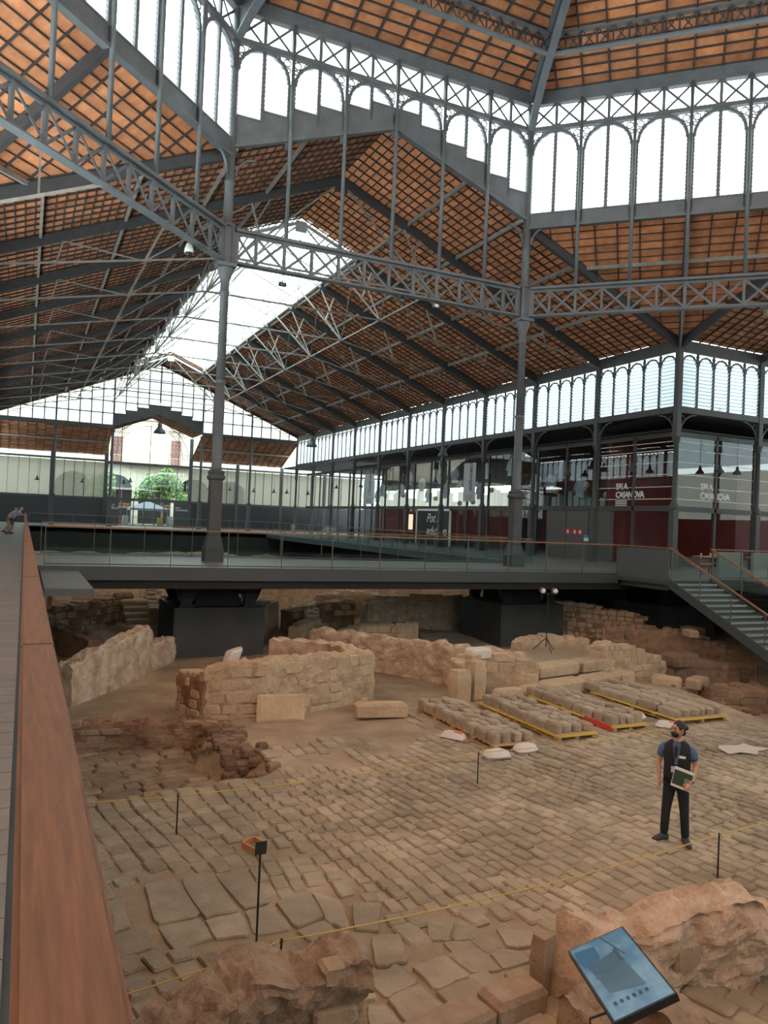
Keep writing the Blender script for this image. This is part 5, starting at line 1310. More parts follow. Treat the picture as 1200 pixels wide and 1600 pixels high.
# ---------------------------------------------------------------- piers below the bridge
def pier(x0, x1, y0, y1, label, zt=-1.40):
    o = thing('bridge_pier', ((x0+x1)/2, (y0+y1)/2, -3.2), label, 'pier', 'painted piers under the bridge')
    MB().box(x0, x1, y0, y1, -2.35, zt).build('pier_block', CONC, o)
    MB().box(x0-.0, x1+.0, y0-.04, y1+.04, -3.7, -2.35).build('pier_footing', CONC, o)
    MB().box(x0+.75, x1-.75, y0+.5, y1-.5, zt, -.62).build('steel_core', mat('dark_core', (.02, .022, .023), .7), o)
    for sx in (0, 1):
        for sy in (0, 1):
            xa = x0+.12 if not sx else x1-.72; ya = y0+.15 if not sy else y1-.65
            m = MB().box(xa+.05, xa+.55, ya, ya+.5, zt+.0, zt+.06).box(xa+.12, xa+.48, ya+.1, ya+.4, zt+.06, -.62)
            for w in (0, 1):
                x_ = xa+.12 if w == 0 else xa+.48; dx = -.22 if w == 0 else .22
                m.quad((x_, ya+.2, zt+.15), (x_+dx, ya+.2, -.66), (x_, ya+.2, -.66), (x_, ya+.2, zt+.15)); m.bar((x_, ya+.2, zt+.2), (x_+dx, ya+.2, -.68), .05, .10)
            m.bar((xa+.05, ya+.05, -.98), (xa+.55, ya+.05, -.98), .04, .05).box(xa, xa+.6, ya, ya+.5, -.72, -.62)
            m.build('bracket_leg', mat('bracket_dark', (.03, .033, .034), .6), o)
    return o
pier(4.42, 7.36, 24.6, 27.6, 'large dark grey painted pier under the left column of the bridge')
pier(16.75, 19.72, 24.6, 27.6, 'dark grey painted pier with steel brackets under the right column')
pier(24.9, 27.9, 24.4, 27.4, 'shadowed pier under the gallery corner behind the stair', zt=-1.5)

# ---------------------------------------------------------------- pallets with cobbles
COBB = mat('loose_cobble', (.43, .365, .27), .85, col2=(.31, .255, .185), vscale=3, bump=.5, bscale=14, island=.16)
def pallet(x0, x1, y0, y1, label, seed, pn, tape=False, rows=4, long_=False, red=False, twist=0):
    zg = -2.92; rg = random.Random(seed); o = thing('pallet', ((x0+x1)/2, (y0+y1)/2, zg), label, 'pallet')
    for k in range(3):
        x = x0+.06+(x1-x0-.12)*k/2; MB().box(x-.05, x+.05, y0, y1, zg, zg+.022).build('bottom_board', PLANK, o)
        for j in range(5):
            y = y0+.08+(y1-y0-.16)*j/4; MB().box(x-.05, x+.05, y-.07, y+.07, zg+.022, zg+.10).build('block', PLANK, o)
    n = int((y1-y0)/.16)
    for k in range(n):
        y = y0+(y1-y0)*k/n; MB().box(x0, x1, y+.01, y+.11, zg+.10, zg+.122).build('deck_board', PLANK, o)
    if tape: MB().bar((x0-.02, y0, zg+.10), (x0-.02, y1, zg+.10), .02, .04).bar((x0-.02, y0-.02, zg+.10), (x1, y0-.02, zg+.10), .02, .04).build('yellow_edge_strip', mat('yellow_strip', (.70, .50, .08), .6), o)
    if red: MB().box(x0-.045, x0-.015, y0+.05, y0+.95, zg+.01, zg+.13).build('red_edge_board', mat('red_board', (.60, .06, .04), .6), o)
    cols = int(round((x1-x0)/.27))
    for j in range(cols):
        y = y0+.10; x = x0+.14+j*(x1-x0-.28)/max(1, cols-1); i_ = 0
        while y < y1-.15:
            l = rg.uniform(.26, .44) if not long_ else rg.uniform(.6, .95); h = rg.uniform(.075, .115)
            st_ = MB().rock((x+rg.uniform(-.015, .015), y+l/2, zg+.122+h), (rg.uniform(.10, .13), rg.uniform(-.02, .02), rg.uniform(-.01, .01)), (rg.uniform(-.02, .02), l/2-.012, rg.uniform(-.012, .012)), (0, 0, h), rg, j=.16, rd=.28).build('cobblestone', COBB, None)
            tag(st_, 'cobblestone on the %s pallet, %s row from the left, %s from its near end' % (pn, ORD[j], ORD[min(i_, 15)]), 'cobblestone', 'cobblestones on the %s pallet' % pn)
            y += l+.008; i_ += 1
pallet(8.72, 9.78, 12.85, 16.2, 'nearest wooden pallet loaded with cobblestones', 1, 'nearest')
pallet(10.5, 11.55, 13.1, 16.3, 'yellow edged pallet second from the left loaded with cobblestones', 2, 'second', tape=True)
pallet(12.25, 13.3, 13.35, 16.6, 'third pallet from the left with a red board along its edge, loaded with cobblestones', 3, 'third', tape=True, red=True)
pallet(14.3, 15.9, 13.4, 16.5, 'rightmost pallet loaded with long flat slabs of stone', 4, 'rightmost', tape=True, long_=True)
def bag(x, y, a, label, red=True):
    rg = random.Random(int(x*100)); u = Vector((cos(a), sin(a), 0)); v = Vector((-sin(a), cos(a), 0)); o = thing('sandbag', (x, y, -2.92), label, 'sandbag')
    m = MB(); nu, nv = 10, 6
    for i in range(nu+1):
        for j in range(nv+1):
            s, t = i/nu*2-1, j/nv*2-1; e = (1-s**4)*(1-t**4); p = Vector((x, y, 0))+u*s*.28*(1-.08*t*t)+v*t*.17*(1-.1*s*s)
            m.v.append((p.x, p.y, -2.92+.02+.12*e**.6+rg.uniform(-.008, .008)))
    for i in range(nu):
        for j in range(nv): a_ = i*(nv+1)+j; m.f.append((a_, a_+nv+1, a_+nv+2, a_+1))
    n = len(m.v); m.v += [(*(Vector((x, y, 0))+u*s*.28+v*t*.17).xy, -2.93) for s, t in ((-1, -1), (1, -1), (1, 1), (-1, 1))]; m.f.append((n, n+3, n+2, n+1))
    m.build('sack', mat('white_sack', (.66, .64, .60), .7, var=.1, bump=.4), o, smooth=True)
    if red:
        q = MB(); 
        for i in range(4):
            s0, s1 = .1+.15*i, .1+.15*(i+1)
            def hp(s, t): e = (1-s**4)*(1-t**4); p = Vector((x, y, 0))+u*s*.28+v*t*.17; return (p.x, p.y, -2.92+.026+.125*e**.6)
            q.quad(hp(s0, -.5), hp(s1, -.5), hp(s1, .5), hp(s0, .5))
        q.build('red_print', mat('bag_red', (.66, .13, .06), .7), o)
bag(8.45, 14.0, -.9, 'white sandbag with red print at the left of the nearest pallet')
bag(8.62, 12.62, .0, 'white sandbag at the near left corner of the nearest pallet', False)
bag(9.42, 12.78, .2, 'white sandbag at the near right corner of the nearest pallet', False)
bag(13.62, 15.3, -1.3, 'white sandbag between the third and rightmost pallets, farther one', False)
bag(13.75, 14.3, -1.2, 'white sandbag between the third and rightmost pallets, nearer one', False)
bag(13.85, 13.3, -.9, 'white sandbag with red print at the near corner of the rightmost pallet')
pw = MB(); rg = random.Random(4)
pts = [(13.5, 11.55), (13.75, 11.75), (14.1, 11.6), (14.5, 11.75), (14.45, 11.45), (14.7, 11.2), (14.2, 11.15), (13.95, 10.95), (13.75, 11.2), (13.4, 11.2)]
pw.poly([(p[0], p[1], ground_z(*p)+.058) for p in pts[::-1]]); tag(pw.build('dust_patch', mat('white_dust', (.52, .47, .39), .95), g1), None)
wb_ = MB().box(17.0, 17.55, 40.6, 40.66, -2.3, -1.35).build('notice_board', WHITE, None); tag(wb_, 'small white standing board in the ruins seen under the bridge', 'board')

# ---------------------------------------------------------------- stakes, rope, sign
STK = [(2.14, 10.96, -2.36, 'thin black stake beside the sunken room near the walkway'), (7.41, 11.40, -2.36, 'thin black stake in front of the nearest pallet'),
       (8.58, 7.28, -2.36, 'thin black stake above the lower right wall'), (11.9, 11.17, -2.14, 'thin stake standing just behind the guide'), (2.39, 6.95, -2.40, 'short stake behind the rubble stump')]
for x, y, z, lb in STK:
    o = thing('rope_stake', (x, y, ground_z(x, y)), lb, 'stake'); MB().tube([(x, y, ground_z(x, y)-.05), (x, y, z)], .011, 8).build('rod', BLACK, o)
    MB().tube([(x+.02*cos(t*pi/4), y, z-.025+.02*sin(t*pi/4)) for t in range(9)], .004, 5).build('ring', BLACK, o)
def rope(pts, label):
    out = []
    for a, b in zip(pts, pts[1:]):
        for k in range(13):
            t = k/12; out.append((a[0]+(b[0]-a[0])*t, a[1]+(b[1]-a[1])*t, a[2]+(b[2]-a[2])*t-.10*4*t*(1-t)*hypot(a[0]-b[0], a[1]-b[1])/7))
    o = MB().tube(out, .007, 5).build('barrier_rope', ROPE, None); tag(o, label, 'rope')
rope([(.30, 6.55, -2.42), (2.39, 6.95, -2.42), (8.58, 7.28, -2.38), (14.5, 8.2, -2.38)], 'thin yellow rope sagging across the near paving from the handrail to the right')
rope([(.3, 11.35, -2.42), (2.14, 10.96, -2.38), (7.41, 11.40, -2.38), (11.9, 11.17, -2.2)], 'thin yellow rope running from the sunken room past the pallets')
sp = thing('marker_post', (2.39, 7.75, ground_z(2.39, 7.75)), 'small blank black square sign on a thin tall post in the left paving', 'sign')
MB().tube([(2.39, 7.75, -2.97), (2.39, 7.75, -1.84)], .012, 8).build('post', BLACK, sp)
MB().obox((2.39, 7.74, -1.86), (.062, 0, 0), (0, .006, 0), (0, -.01, .072)).build('sign_plate', mat('sign_grey', (.03, .032, .035), .5), sp)
hb_ = thing('wooden_frame', (3.03, 10.14, ground_z(3, 10.1)), 'small square wooden box frame set in the paving behind the sign', 'box')
for a, b in (((2.88, 10.2), (3.08, 10.33)), ((3.08, 10.33), (3.18, 10.09)), ((3.18, 10.09), (2.99, 9.95)), ((2.99, 9.95), (2.88, 10.2))):
    MB().bar((*a, -2.88), (*b, -2.88), .02, .08).build('board', mat('box_wood', (.50, .24, .10), .6), hb_)

# ---------------------------------------------------------------- tilted information screen
ps = [Vector(p) for p in ((3.514, 4.189, -1.296), (3.881, 4.066, -1.132), (3.634, 3.341, -1.125), (3.268, 3.463, -1.289))]
cc = sum(ps, Vector())/4; ux = (ps[1]-ps[0]).normalized(); uy = (ps[0]-ps[3]).normalized(); un = ux.cross(uy).normalized(); hw, hh = (ps[1]-ps[0]).length/2, (ps[0]-ps[3]).length/2
isc = thing('information_screen', tuple(cc), 'tilted rectangular information screen with a blue picture and black edge at the lower right', 'screen')
MB().obox(cc-un*.025, ux*hw, uy*hh, un*.024).build('casing', BLACK, isc)
def scr_mat():
    m = bpy.data.materials.new('screen_picture'); m.use_nodes = True; N = m.node_tree.nodes; K = m.node_tree.links; b = N['Principled BSDF']
    tc = N.new('ShaderNodeTexCoord'); v = N.new('ShaderNodeTexNoise'); v.inputs['Scale'].default_value = 5; v.inputs['Detail'].default_value = 6; K.new(tc.outputs['Object'], v.inputs['Vector'])
    r = N.new('ShaderNodeValToRGB'); r.color_ramp.elements[0].position = .3; r.color_ramp.elements[0].color = (.012, .07, .14, 1); r.color_ramp.elements[1].position = .72; r.color_ramp.elements[1].color = (.10, .19, .25, 1)
    K.new(v.outputs['Fac'], r.inputs['Fac']); K.new(r.outputs[0], b.inputs['Base Color']); K.new(r.outputs[0], b.inputs['Emission Color']); b.inputs['Emission Strength'].default_value = .25
    b.inputs['Roughness'].default_value = .18; return m
MB().obox(cc+un*.0, ux*(hw-.012), uy*(hh-.012), un*.002).build('display', scr_mat(), isc)
pic = MB()
def sp_(a, b): return cc+ux*a*hw+uy*b*hh+un*.004
rg = random.Random(6)
pic.poly([sp_(-.75, .35), sp_(.3, .5), sp_(.45, -.55), sp_(-.6, -.4)])
p1 = pic.build('picture_block', mat('pic_blue', (.035, .12, .22), .2), isc)
pd = MB()
for k in range(5): pd.poly([sp_(.22+.0*k, .52-.075*k), sp_(.36, .55-.075*k), sp_(.37, .51-.075*k), sp_(.23, .48-.075*k)])
for k in range(6): pd.poly([sp_(-.7+.2*k, -.62), sp_(-.6+.2*k, -.62), sp_(-.6+.2*k, -.70), sp_(-.7+.2*k, -.70)])
for k in range(9): a, b = rg.uniform(-.8, .2), rg.uniform(-.5, .3); pd.poly([sp_(a, b), sp_(a+.1, b+.02), sp_(a+.11, b-.02)])
pd.poly([sp_(.1, .98), sp_(.14, .98), sp_(.5, .30), sp_(.47, .28)])
q_ = pd.build('picture_marks', mat('pic_dark', (.015, .05, .09), .3), isc)
for v_ in q_.data.vertices: v_.co += un*.001
pk = MB(); pk.poly([sp_(-.9, .85), sp_(-.2, .8), sp_(-.25, .45), sp_(-.85, .35)]); q_ = pk.build('picture_block', mat('pic_bright', (.02, .14, .34), .2), isc)
for v_ in q_.data.vertices: v_.co += un*.0005
MB().tube([tuple(ps[3]+ux*.02+uy*.15-un*.04), tuple(ps[3]-ux*.10+uy*.18-un*.05), tuple(ps[3]-ux*.12+uy*.18-un*.12)], .008, 6).build('side_arm', BLACK, isc)
MB().tube([tuple(cc-un*.05), (cc.x, cc.y-.05, -1.6), (cc.x, cc.y-.1, -3.0)], .025, 10).build('stand', BLACK, isc)

# ---------------------------------------------------------------- tripod work light
tl = thing('tripod_light', (15.4, 20.0, -2.34), 'black tripod stand carrying two round work lights before the right pier', 'tripod')
MB().tube([(15.4, 20.0, -2.2), (15.4, 20, -.45)], .018, 8).build('mast', BLACK, tl)
for a in (0.3, 2.4, 4.5): MB().tube([(15.4, 20, -1.9), (15.4+.42*cos(a), 20+.42*sin(a), -2.33)], .014, 6).build('leg', BLACK, tl)
for s in (-1, 1):
    l_ = MB().lathe(15.4, 20.0, [(.02, -2.44), (.09, -2.40), (.11, -2.32)], 12).build('lamp_head', RAIL, tl); l_.location = (s*.2*.9, -s*.2*.4, 1.95); l_.rotation_euler = (2.1, 0, .4)
    MB().ball((15.4+s*.18, 20-s*.08-.06, -.40), .085, 10, 6).build('bulb_glass', mat('lamp_white', (.75, .75, .72), .4), tl, smooth=True)
MB().bar((15.2, 20.1, -.48), (15.6, 19.9, -.48), .03, .03).build('cross_bar', BLACK, tl)

# ---------------------------------------------------------------- pendant lamps
LAMP = mat('lamp_grey', (.07, .08, .088), .5)
def pendant(x, y, z, r, label, top, group=None):
    o = thing('pendant_lamp', (x, y, z), label, 'lamp', group)
    MB().lathe(x, y, [(r*1.0, z), (r*.98, z+r*.12), (r*.8, z+r*.45), (r*.45, z+r*.85), (r*.36, z+r*1.0), (r*.30, z+r*1.6), (r*.18, z+r*1.75)], 16).build('shade', LAMP, o, smooth=True)
    MB().tube([(x, y, z+r*1.7), (x, y, top)], .012, 5).build('cable', BLACK, o)
for i, (x, y, z, r, lb) in enumerate([(6.95, 46, 6.22, .36, 'large bell lamp hanging before the glazed entrance'), (16.37, 46, 6.2, .36, 'large bell lamp hanging before the right clerestory middle of the nave')]):
    pendant(x, y, z, r, lb, 12.3)
pendant(22.6, 40, 5.7, .33, 'bell lamp hanging beside the grey vertical banner', 11.5)
sm_ = [(28.0, 42.0), (28.0, 34.6), (28.0, 29.6), (30.6, 27.0), (31.8, 27.0), (28, 50), (28, 58), (28, 64), (28, 70)]
for i, (x, y) in enumerate(sm_): pendant(27.7 if x == 28.0 or x == 28 else x, y if x < 29 else 26.7, 4.7, .22, 'small bell lamp hanging before the gallery glass, %s in the row' % ORD[i], 6.6)
for i, (x, y) in enumerate([(1.0, 83), (5.2, 83), (9.8, 83), (13.6, 83), (18, 83), (20.3, 83), (23, 83), (25, 82), (26.5, 82), (29, 82)]): pendant(x, y, 4.3 if i not in (2, 3) else 4.6, .26, 'tiny bell lamp before the far end wall, %s from the left' % ORD[i], 7.3)
# ceiling devices
cm = thing('dome_camera', (4.43, 25, 9.95), 'white dome camera hanging by the left column top', 'camera')
MB().lathe(4.43, 25, [(.02, 10.36), (.09, 10.30), (.14, 10.12), (.15, 10.02)], 14).build('housing', WHITE, cm, smooth=True); MB().ball((4.43, 25, 10.0), .12, 12, 8).build('lens_dome', BLACK, cm, smooth=True)
MB().tube([(4.43, 25, 10.3), (4.55, 24.75, 10.45)], .02, 6).build('bracket', IRON, cm)
for i, (x, y, z) in enumerate([(14.15, 26.1, 10.12), (7.9, 26.0, 9.85), (12.6, 26.0, 10.05), (24.6, 19.6, 10.0)]):
    o = thing('spotlight', (x, y, z), ['small floodlight under the middle of the cross girder', 'black spotlight under the cross girder near the left column', 'black spotlight under the centre of the cross girder', 'pale projector under the right girder'][i], 'spotlight')
    MB().obox((x, y, z), (.13, .03, 0), (0, .09, .02), (0, -.02, .07)).build('body', RAIL if i in (0, 3) else BLACK, o); MB().tube([(x, y, z+.06), (x, y, GB)], .015, 5).build('hanger', BLACK, o)
    MB().obox((x-.02, y-.10, z-.02), (.09, .02, 0), (0, .01, 0), (0, 0, .05)).build('lens', WHITE if i in (0, 3) else RAIL, o)
# cafe tables at the right
def chair(x, y, a, label):
    o = thing('cafe_chair', (x, y, 0), label, 'chair', 'cafe chairs'); c, s = cos(a), sin(a)
    def P(u, v, z): return (x+u*c-v*s, y+u*s+v*c, z)
    MB().bar(P(-.2, 0, .45), P(.2, 0, .45), .4, .03).build('seat', PLANK, o); MB().bar(P(-.2, .2, .78), P(.2, .2, .78), .02, .2).build('backrest', PLANK, o)
    for u in (-.19, .19):
        for v in (-.19, .19): MB().tube([P(u, v, 0), P(u, v, .45 if v < 0 else .88)], .012, 5).build('leg', RAIL, o)
for i, (x, y, a) in enumerate([(25.3, 22.6, .6), (26.5, 23.2, 2.2), (28.6, 22.8, .3), (29.8, 23.4, 2.8)]): chair(x, y, a, 'wooden cafe chair behind the glass right of the stair, %s from the stair' % ORD[i])
for i, (x, y) in enumerate([(25.9, 23.0), (29.2, 23.1)]):
    o = thing('cafe_table', (x, y, 0), ['square cafe table nearest to the stair', 'cafe table at the right edge behind the glass'][i], 'table')
    MB().box(x-.55, x+.55, y-.35, y+.35, .72, .75).build('table_top', PLANK, o); MB().tube([(x, y, 0), (x, y, .72)], .03, 8).build('pedestal', RAIL, o); MB().lathe(x, y, [(.25, 0), (.25, .02)], 14).build('base', RAIL, o)
MB().box(0, 0, 0, 0, 0, 0)
for i, (x0, x1) in enumerate([(24.2, 25.5), (26.1, 27.6)]):
    o = MB().box(x0, x1, 21.0, 21.12, 0, 1.0).build('glass_screen_frame', mat('frame_pale', (.24, .27, .25), .5), None); tag(o, ['pale low frame panel behind the stair head', 'pale low frame panel right of the stair head'][i], 'panel')

# ---------------------------------------------------------------- people
def skinned(name, verts, edges, m, parent, sub=2, mods=None):
    me = bpy.data.meshes.new(name); off = Vector(WLOC[parent.name]); me.from_pydata([tuple(Vector(v[0])-off) for v in verts], edges, [])
    o = bpy.data.objects.new(name, me); COL.objects.link(o)
    sk_ = o.modifiers.new('skin', 'SKIN'); sk_.use_smooth_shade = True
    for i, v in enumerate(verts):
        d = me.skin_vertices[0].data[i]; r = v[1]; d.radius = r if isinstance(r, tuple) else (r, r); d.use_root = (i == 0)
    if sub: ss = o.modifiers.new('sub', 'SUBSURF'); ss.levels = sub; ss.render_levels = sub
    n = bpy.data.meshes.new_from_object(o.evaluated_get(bpy.context.evaluated_depsgraph_get())); bpy.data.objects.remove(o)
    n.materials.clear(); n.materials.append(m); n.shade_smooth(); o = bpy.data.objects.new(name, n); COL.objects.link(o); o.parent = parent; WLOC[o.name] = tuple(off); return o
SKIN = mat('skin', (.50, .28, .19), .6); HAIR = mat('dark_hair', (.018, .014, .012), .6)
class Fig:
    def __init__(s, x, y, z, fdir, h=1.78):
        f = Vector((fdir[0], fdir[1], 0)).normalized(); s.f = f; s.l = Vector((-f.y, f.x, 0)); s.o = Vector((x, y, z)); s.k = h/1.78
    def P(s, l, f, z): return s.o+(s.l*l+s.f*f+Vector((0, 0, z)))*s.k
def ellip(mb, c, ax, ay, az, nu=14, nv=10):
    base = len(mb.v); c = Vector(c)
    for i in range(nv+1):
        t = pi*i/nv
        for k in range(nu):
            p = 2*pi*k/nu; mb.v.append(tuple(c+ax*sin(t)*cos(p)+ay*sin(t)*sin(p)+az*cos(t)))
    for i in range(nv):
        for k in range(nu): k2 = (k+1) % nu; a = base+i*nu; mb.f.append((a+k, a+nu+k, a+nu+k2, a+k2))
    return mb
gz = ground_z(8.9, 8.34)+.03
F = Fig(8.90, 8.34, gz, (-.80, -.60))
pg = thing('person', (8.90, 8.34, gz), 'person in black vest, blue t-shirt and black mask standing on the paving with a book', 'person')
P = F.P
hd = Vector((-1.0, .04, 0)).normalized(); hl = Vector((-hd.y, hd.x, 0))
body = [(P(0, 0, .98), (.13, .10)), (P(0, .0, 1.15), (.125, .09)), (P(0, 0, 1.34), (.15, .10)), (P(0, -.01, 1.43), (.09, .06)), (P(0, .0, 1.53), .052), (P(0, .02, 1.60), .055), (P(0, .03, 1.68), .085), (P(0, .02, 1.75), .06),
        (P(.10, 0, 1.42), .05), (P(.18, 0, 1.39), .045), (P(.255, -.03, 1.16), .042), (P(.25, .14, 1.0), .030), (P(.20, .215, .955), .027),
        (P(-.10, 0, 1.42), .05), (P(-.18, 0, 1.39), .045), (P(-.265, -.04, 1.16), .042), (P(-.24, .04, .96), .030), (P(-.23, .06, .90), .028),
        (P(.09, 0, .90), .085), (P(.12, .03, .50), .055), (P(.15, -.01, .10), .038), (P(-.09, 0, .90), .085), (P(-.12, .04, .50), .055), (P(-.15, .0, .10), .038)]
be = [(0, 1), (1, 2), (2, 3), (3, 4), (4, 5), (5, 6), (6, 7), (3, 8), (8, 9), (9, 10), (10, 11), (11, 12), (3, 13), (13, 14), (14, 15), (15, 16), (16, 17), (0, 18), (18, 19), (19, 20), (0, 21), (21, 22), (22, 23)]
skinned('body', body, be, SKIN, pg)
hc = P(0, .03, 1.665)
ellip(MB(), hc, hd*.098, hl*.075, Vector((0, 0, .118))).build('head', SKIN, pg, smooth=True)
ellip(MB(), hc+hd*.10+Vector((0, 0, -.005)), hd*.022, hl*.015, Vector((0, 0, .028)), 8, 6).build('nose', SKIN, pg, smooth=True)
for s in (-1, 1):
    ellip(MB(), hc+hd*.086+hl*(s*.033)+Vector((0, 0, .022)), hd*.012, hl*.016, Vector((0, 0, .009)), 8, 6).build('eye', BLACK, pg, smooth=True)
    ellip(MB(), hc+hd*.084+hl*(s*.033)+Vector((0, 0, .045)), hd*.012, hl*.024, Vector((0, 0, .006)), 8, 6).build('eyebrow', HAIR, pg)
    ellip(MB(), hc+hl*(s*.078)-hd*.01, hd*.02, hl*.01, Vector((0, 0, .032)), 8, 6).build('ear', SKIN, pg, smooth=True)
ellip(MB(), hc-hd*.02+Vector((0, 0, .032)), hd*.100, hl*.085, Vector((0, 0, .108))).build('hair', HAIR, pg, smooth=True)
ellip(MB(), hc-hd*.145+Vector((0, 0, .015)), hd*.045, hl*.045, Vector((0, 0, .04)), 10, 8).build('hair_bun', HAIR, pg, smooth=True)
ellip(MB(), hc-hd*.085+Vector((0, 0, -.045)), hd*.05, hl*.055, Vector((0, 0, .055)), 10, 8).build('hair', HAIR, pg, smooth=True)
ellip(MB(), hc+hd*.052+Vector((0, 0, -.052)), hd*.066, hl*.060, Vector((0, 0, .058))).build('face_mask', BLACK, pg, smooth=True)
BLUE = mat('blue_tshirt', (.07, .14, .25), .85, var=.15, vscale=8); VEST = mat('black_vest', (.012, .013, .016), .8); TRS = mat('dark_trousers', (.014, .016, .024), .85)
def hull(rings, name, m, par, nn=16):
    mb = MB()
    for (c, rl, rf, l, f) in rings:
        for k in range(nn):
            t = 2*pi*k/nn; e = .85
            ct, st_ = cos(t), sin(t); ct = math.copysign(abs(ct)**e, ct); st_ = math.copysign(abs(st_)**e, st_)
            mb.v.append(tuple(c+l*(rl*ct)+f*(rf*st_)))
    for i in range(len(rings)-1):
        for k in range(nn): k2 = (k+1) % nn; mb.f.append((i*nn+k, i*nn+k2, (i+1)*nn+k2, (i+1)*nn+k))
    mb.f.append(tuple(reversed(range(nn)))); mb.f.append(tuple((len(rings)-1)*nn+k for k in range(nn)))
    return mb.build(name, m, par, smooth=True)
l_, f_ = F.l, F.f
hull([(P(0, .0, .88), .185, .135, l_, f_), (P(0, .0, 1.0), .19, .14, l_, f_), (P(0, .0, 1.15), .185, .135, l_, f_), (P(0, .0, 1.32), .205, .14, l_, f_), (P(0, 0, 1.42), .20, .12, l_, f_), (P(0, -.01, 1.485), .125, .09, l_, f_), (P(0, -.01, 1.51), .075, .065, l_, f_)], 'vest', VEST, pg)
mb = MB(); mb.poly([P(-.055, .128, 1.49), P(-.015, .152, 1.18), P(.02, .152, 1.18), P(.06, .125, 1.48), P(.02, .09, 1.51), P(-.02, .09, 1.51)]); mb.build('tshirt_front', BLUE, pg)
for s in (-1, 1):
    m_ = BLUE if s > 0 else VEST
    skinned('sleeve', [(P(s*.12, 0, 1.415), .075), (P(s*.20, -.005, 1.375), .078), (P(s*.24, -.02, 1.22), .066)], [(0, 1), (1, 2)], BLUE, pg, 2)
trs = [(P(0, 0, .96), (.15, .115)), (P(.085, .0, .86), (.10, .105)), (P(.125, .035, .50), .072), (P(.15, .0, .08), .062), (P(-.085, 0, .86), (.10, .105)), (P(-.125, .045, .50), .072), (P(-.15, .0, .08), .062)]
skinned('trousers', trs, [(0, 1), (1, 2), (2, 3), (0, 4), (4, 5), (5, 6)], TRS, pg, 2)
for s, fd in ((1, Vector((-.45, -.89, 0))), (-1, Vector((-.97, .1, 0)))):
    a = P(s*.15, 0, .0); lf = Vector((-fd.y, fd.x, 0))
    hull([(a-fd*.07+Vector((0, 0, .045)), .035, .045, lf, Vector((0, 0, 1))), (a-fd*.05+Vector((0, 0, .06)), .045, .06, lf, Vector((0, 0, 1))), (a+fd*.03+Vector((0, 0, .06)), .048, .055, lf, Vector((0, 0, 1))), (a+fd*.13+Vector((0, 0, .04)), .05, .036, lf, Vector((0, 0, 1))), (a+fd*.20+Vector((0, 0, .032)), .03, .022, lf, Vector((0, 0, 1)))], 'shoe', mat('grey_shoe', (.05, .052, .06), .8), pg, 12)
for s in (-1, 1):   # hands: palm, four fingers, thumb
    w = P(s*.20, .215, .955) if s > 0 else P(-.23, .06, .89)
    dn = (F.f*.55+Vector((0, 0, -.6))-F.l*s*.35).normalized() if s > 0 else Vector((0, 0, -1)); ac = F.f.cross(dn).normalized() if s > 0 else F.f
    palm = w+dn*.045
    ellip(MB(), palm, dn*.05, ac*.038, dn.cross(ac)*.018, 10, 8).build('palm', SKIN, pg, smooth=True)
    for q in range(4):
        b = palm+dn*.035+ac*(-.028+.019*q); ln_ = [.065, .075, .07, .055][q]; cu = dn.cross(ac)*(.35 if s > 0 else .2)
        MB().tube([b, b+(dn+cu*.4)*ln_*.45, b+(dn*.85+cu*1.6)*ln_*.8, b+(dn*.5+cu*2.6)*ln_], [.0095, .009, .008, .006], 7).build('finger', SKIN, pg, smooth=True)
    MB().tube([palm-ac*.03-dn*.02, palm-ac*.055+dn*.01, palm-ac*.058+dn*.04], [.011, .010, .007], 7).build('thumb', SKIN, pg, smooth=True)
wr = P(.228, .175, .98); MB().tube([wr+Vector((.032*cos(t*pi/4), .032*sin(t*pi/4), .004*sin(t))) for t in range(9)], .009, 6).build('wristwatch', BLACK, pg)
MB().obox(P(.085, .145, 1.30), F.l*.045, F.f*.004, (0, 0, .017)).build('name_tag', WHITE, pg)
MB().tube([P(-.06, .07, 1.50), P(-.05, .135, 1.40), P(-.035, .158, 1.15), P(.02, .15, 1.38), P(.055, .08, 1.50)], .004, 5).build('lanyard', BLACK, pg)
MB().obox(P(-.035, .165, 1.11), F.l*.028, F.f*.003, (0, 0, .045)).build('badge', mat('badge_pale', (.45, .5, .55), .4), pg)
bk = thing('book', tuple(P(.12, .2, .98)), 'flat picture book with white border and dark green cover held by the person', 'book')
c0 = P(.10, .19, 1.0); bl_ = (F.l*.95+Vector((0, 0, -.22))).normalized(); bu = (Vector((0, 0, 1))+F.l*.2).normalized(); bn = bl_.cross(bu).normalized()
MB().obox(c0, bl_*.135, bu*.145, bn*.008).build('cover', WHITE, bk)
sg_ = -1 if bn.dot(F.f) < 0 else 1
MB().obox(c0+bn*sg_*.009+bl_*0, bl_*.128, bu*.108, bn*.001).build('cover_picture', mat('cover_green', (.04, .075, .065), .4), bk)
MB().obox(c0+bn*sg_*.011+bl_*.075-bu*.03, bl_*.045, bu*.06, bn*.001).build('cover_picture', mat('cover_olive', (.25, .27, .17), .4), bk)

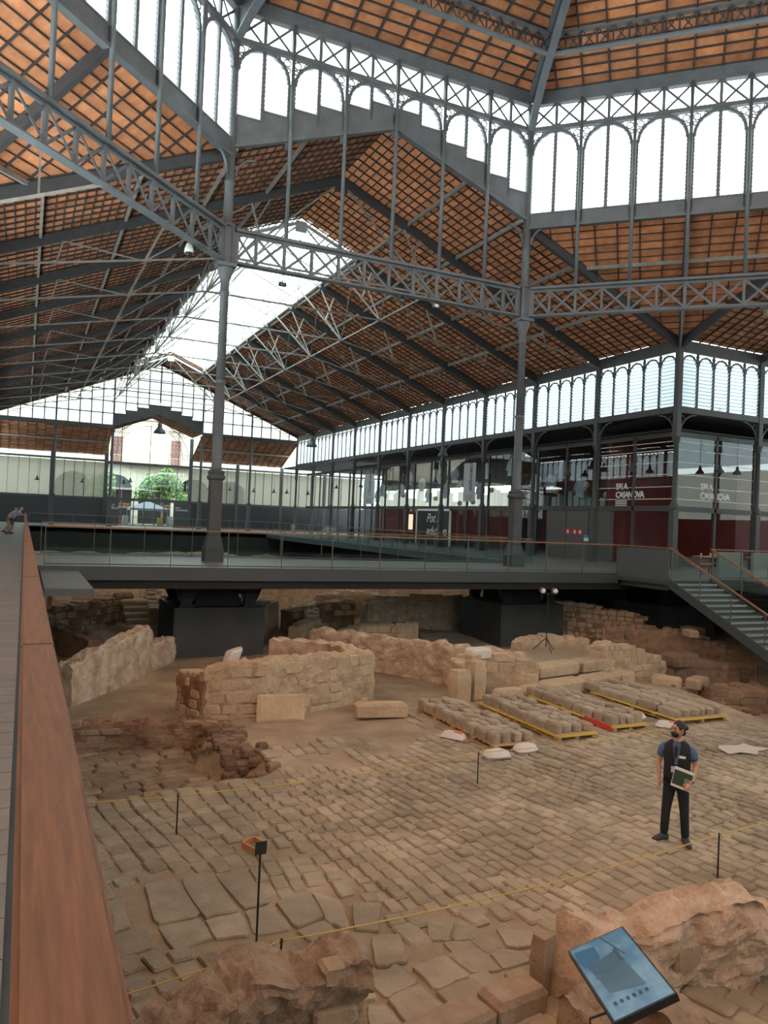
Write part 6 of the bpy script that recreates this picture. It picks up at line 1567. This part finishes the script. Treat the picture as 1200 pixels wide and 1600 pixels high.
def leaner(x, y, label, shirt, short, lean=.42, h=1.72, bag_=False, feet=.28):
    G = Fig(x, y, 0, (1, .15), h); o = thing('person', (x, y, 0), label, 'person'); Q = G.P
    sk = [(Q(0, 0, .92), .11), (Q(0, .12, 1.15), .12), (Q(0, lean*.8, 1.34), .13), (Q(0, lean, 1.42), .06), (Q(0, lean+.08, 1.50), .085), (Q(0, lean+.09, 1.56), .06),
          (Q(.19, lean*.8, 1.32), .055), (Q(.24, lean+.12, 1.16), .042), (Q(.14, lean+.34, 1.14), .032), (Q(-.19, lean*.8, 1.32), .055), (Q(-.24, lean+.12, 1.16), .042), (Q(-.14, lean+.34, 1.14), .032),
          (Q(.10, 0, .86), .09), (Q(.11, .08, .48), .058), (Q(.12, -.05, .06), .04), (Q(-.10, 0, .86), .09), (Q(-.11, .10-feet*.3, .48), .058), (Q(-.12, -.05-feet, .06), .04)]
    ed = [(0, 1), (1, 2), (2, 3), (3, 4), (4, 5), (2, 6), (6, 7), (7, 8), (2, 9), (9, 10), (10, 11), (0, 12), (12, 13), (13, 14), (0, 15), (15, 16), (16, 17)]
    skinned('body', sk, ed, SKIN, o)
    skinned('shirt', [(Q(0, .0, .95), .15), (Q(0, .12, 1.15), .15), (Q(0, lean*.78, 1.34), .155), (Q(.19, lean*.8, 1.31), .085), (Q(.22, lean+.0, 1.22), .075), (Q(-.19, lean*.8, 1.31), .085), (Q(-.22, lean+.0, 1.22), .075)], [(0, 1), (1, 2), (2, 3), (3, 4), (2, 5), (5, 6)], shirt, o)
    skinned('shorts', [(Q(0, 0, .93), .14), (Q(.10, 0, .84), .11), (Q(.11, .07, .52), .095), (Q(-.10, 0, .84), .11), (Q(-.11, .07-feet*.3, .52), .095)], [(0, 1), (1, 2), (0, 3), (3, 4)], short, o)
    ellip(MB(), Q(0, lean+.05, 1.53), G.f*.10, G.l*.082, Vector((0, 0, .085))).build('hair', mat('grey_hair', (.30, .27, .25), .8), o, smooth=True)
    for s, b in ((1, -.05), (-1, -.05-feet)): ellip(MB(), Q(s*.12, b+.06, .045), G.f*.14, G.l*.05, Vector((0, 0, .045))).build('shoe', BLACK, o, smooth=True)
    for s in (-1, 1):
        b = Q(s*.14, lean+.36, 1.14); ellip(MB(), b, G.f*.045, G.l*.035, Vector((0, 0, .018)), 8, 6).build('palm', SKIN, o, smooth=True)
        for q in range(4): c = b+G.f*.035+G.l*(-.024+.016*q); MB().tube([c, c+G.f*.035, c+G.f*.06+Vector((0, 0, -.015))], [.009, .008, .006], 5).build('finger', SKIN, o)
        MB().tube([b-G.l*s*.03, b-G.l*s*.05+G.f*.03], [.01, .007], 5).build('thumb', SKIN, o)
    ellip(MB(), Q(0, lean+.175, 1.48), G.f*.02, G.l*.014, Vector((0, 0, .02)), 6, 5).build('nose', SKIN, o)
    if bag_: MB().tube([Q(.16, -.02, 1.0), Q(.17, .16, 1.2), Q(.06, .34, 1.42)], [.05, .06, .03], 8).build('sling_bag', BLACK, o, smooth=True)
leaner(-.62, 48.9, 'person in a grey t-shirt with a black sling bag leaning on the far walkway rail', mat('grey_tshirt', (.36, .36, .38), .9), mat('slate_shorts', (.06, .08, .10), .9), bag_=True)
leaner(-.86, 52.2, 'person in pale clothes leaning on the rail behind the one with the sling bag', mat('cream_shirt', (.55, .50, .42), .9), mat('beige_shorts', (.45, .41, .34), .9), lean=.36, h=1.66)
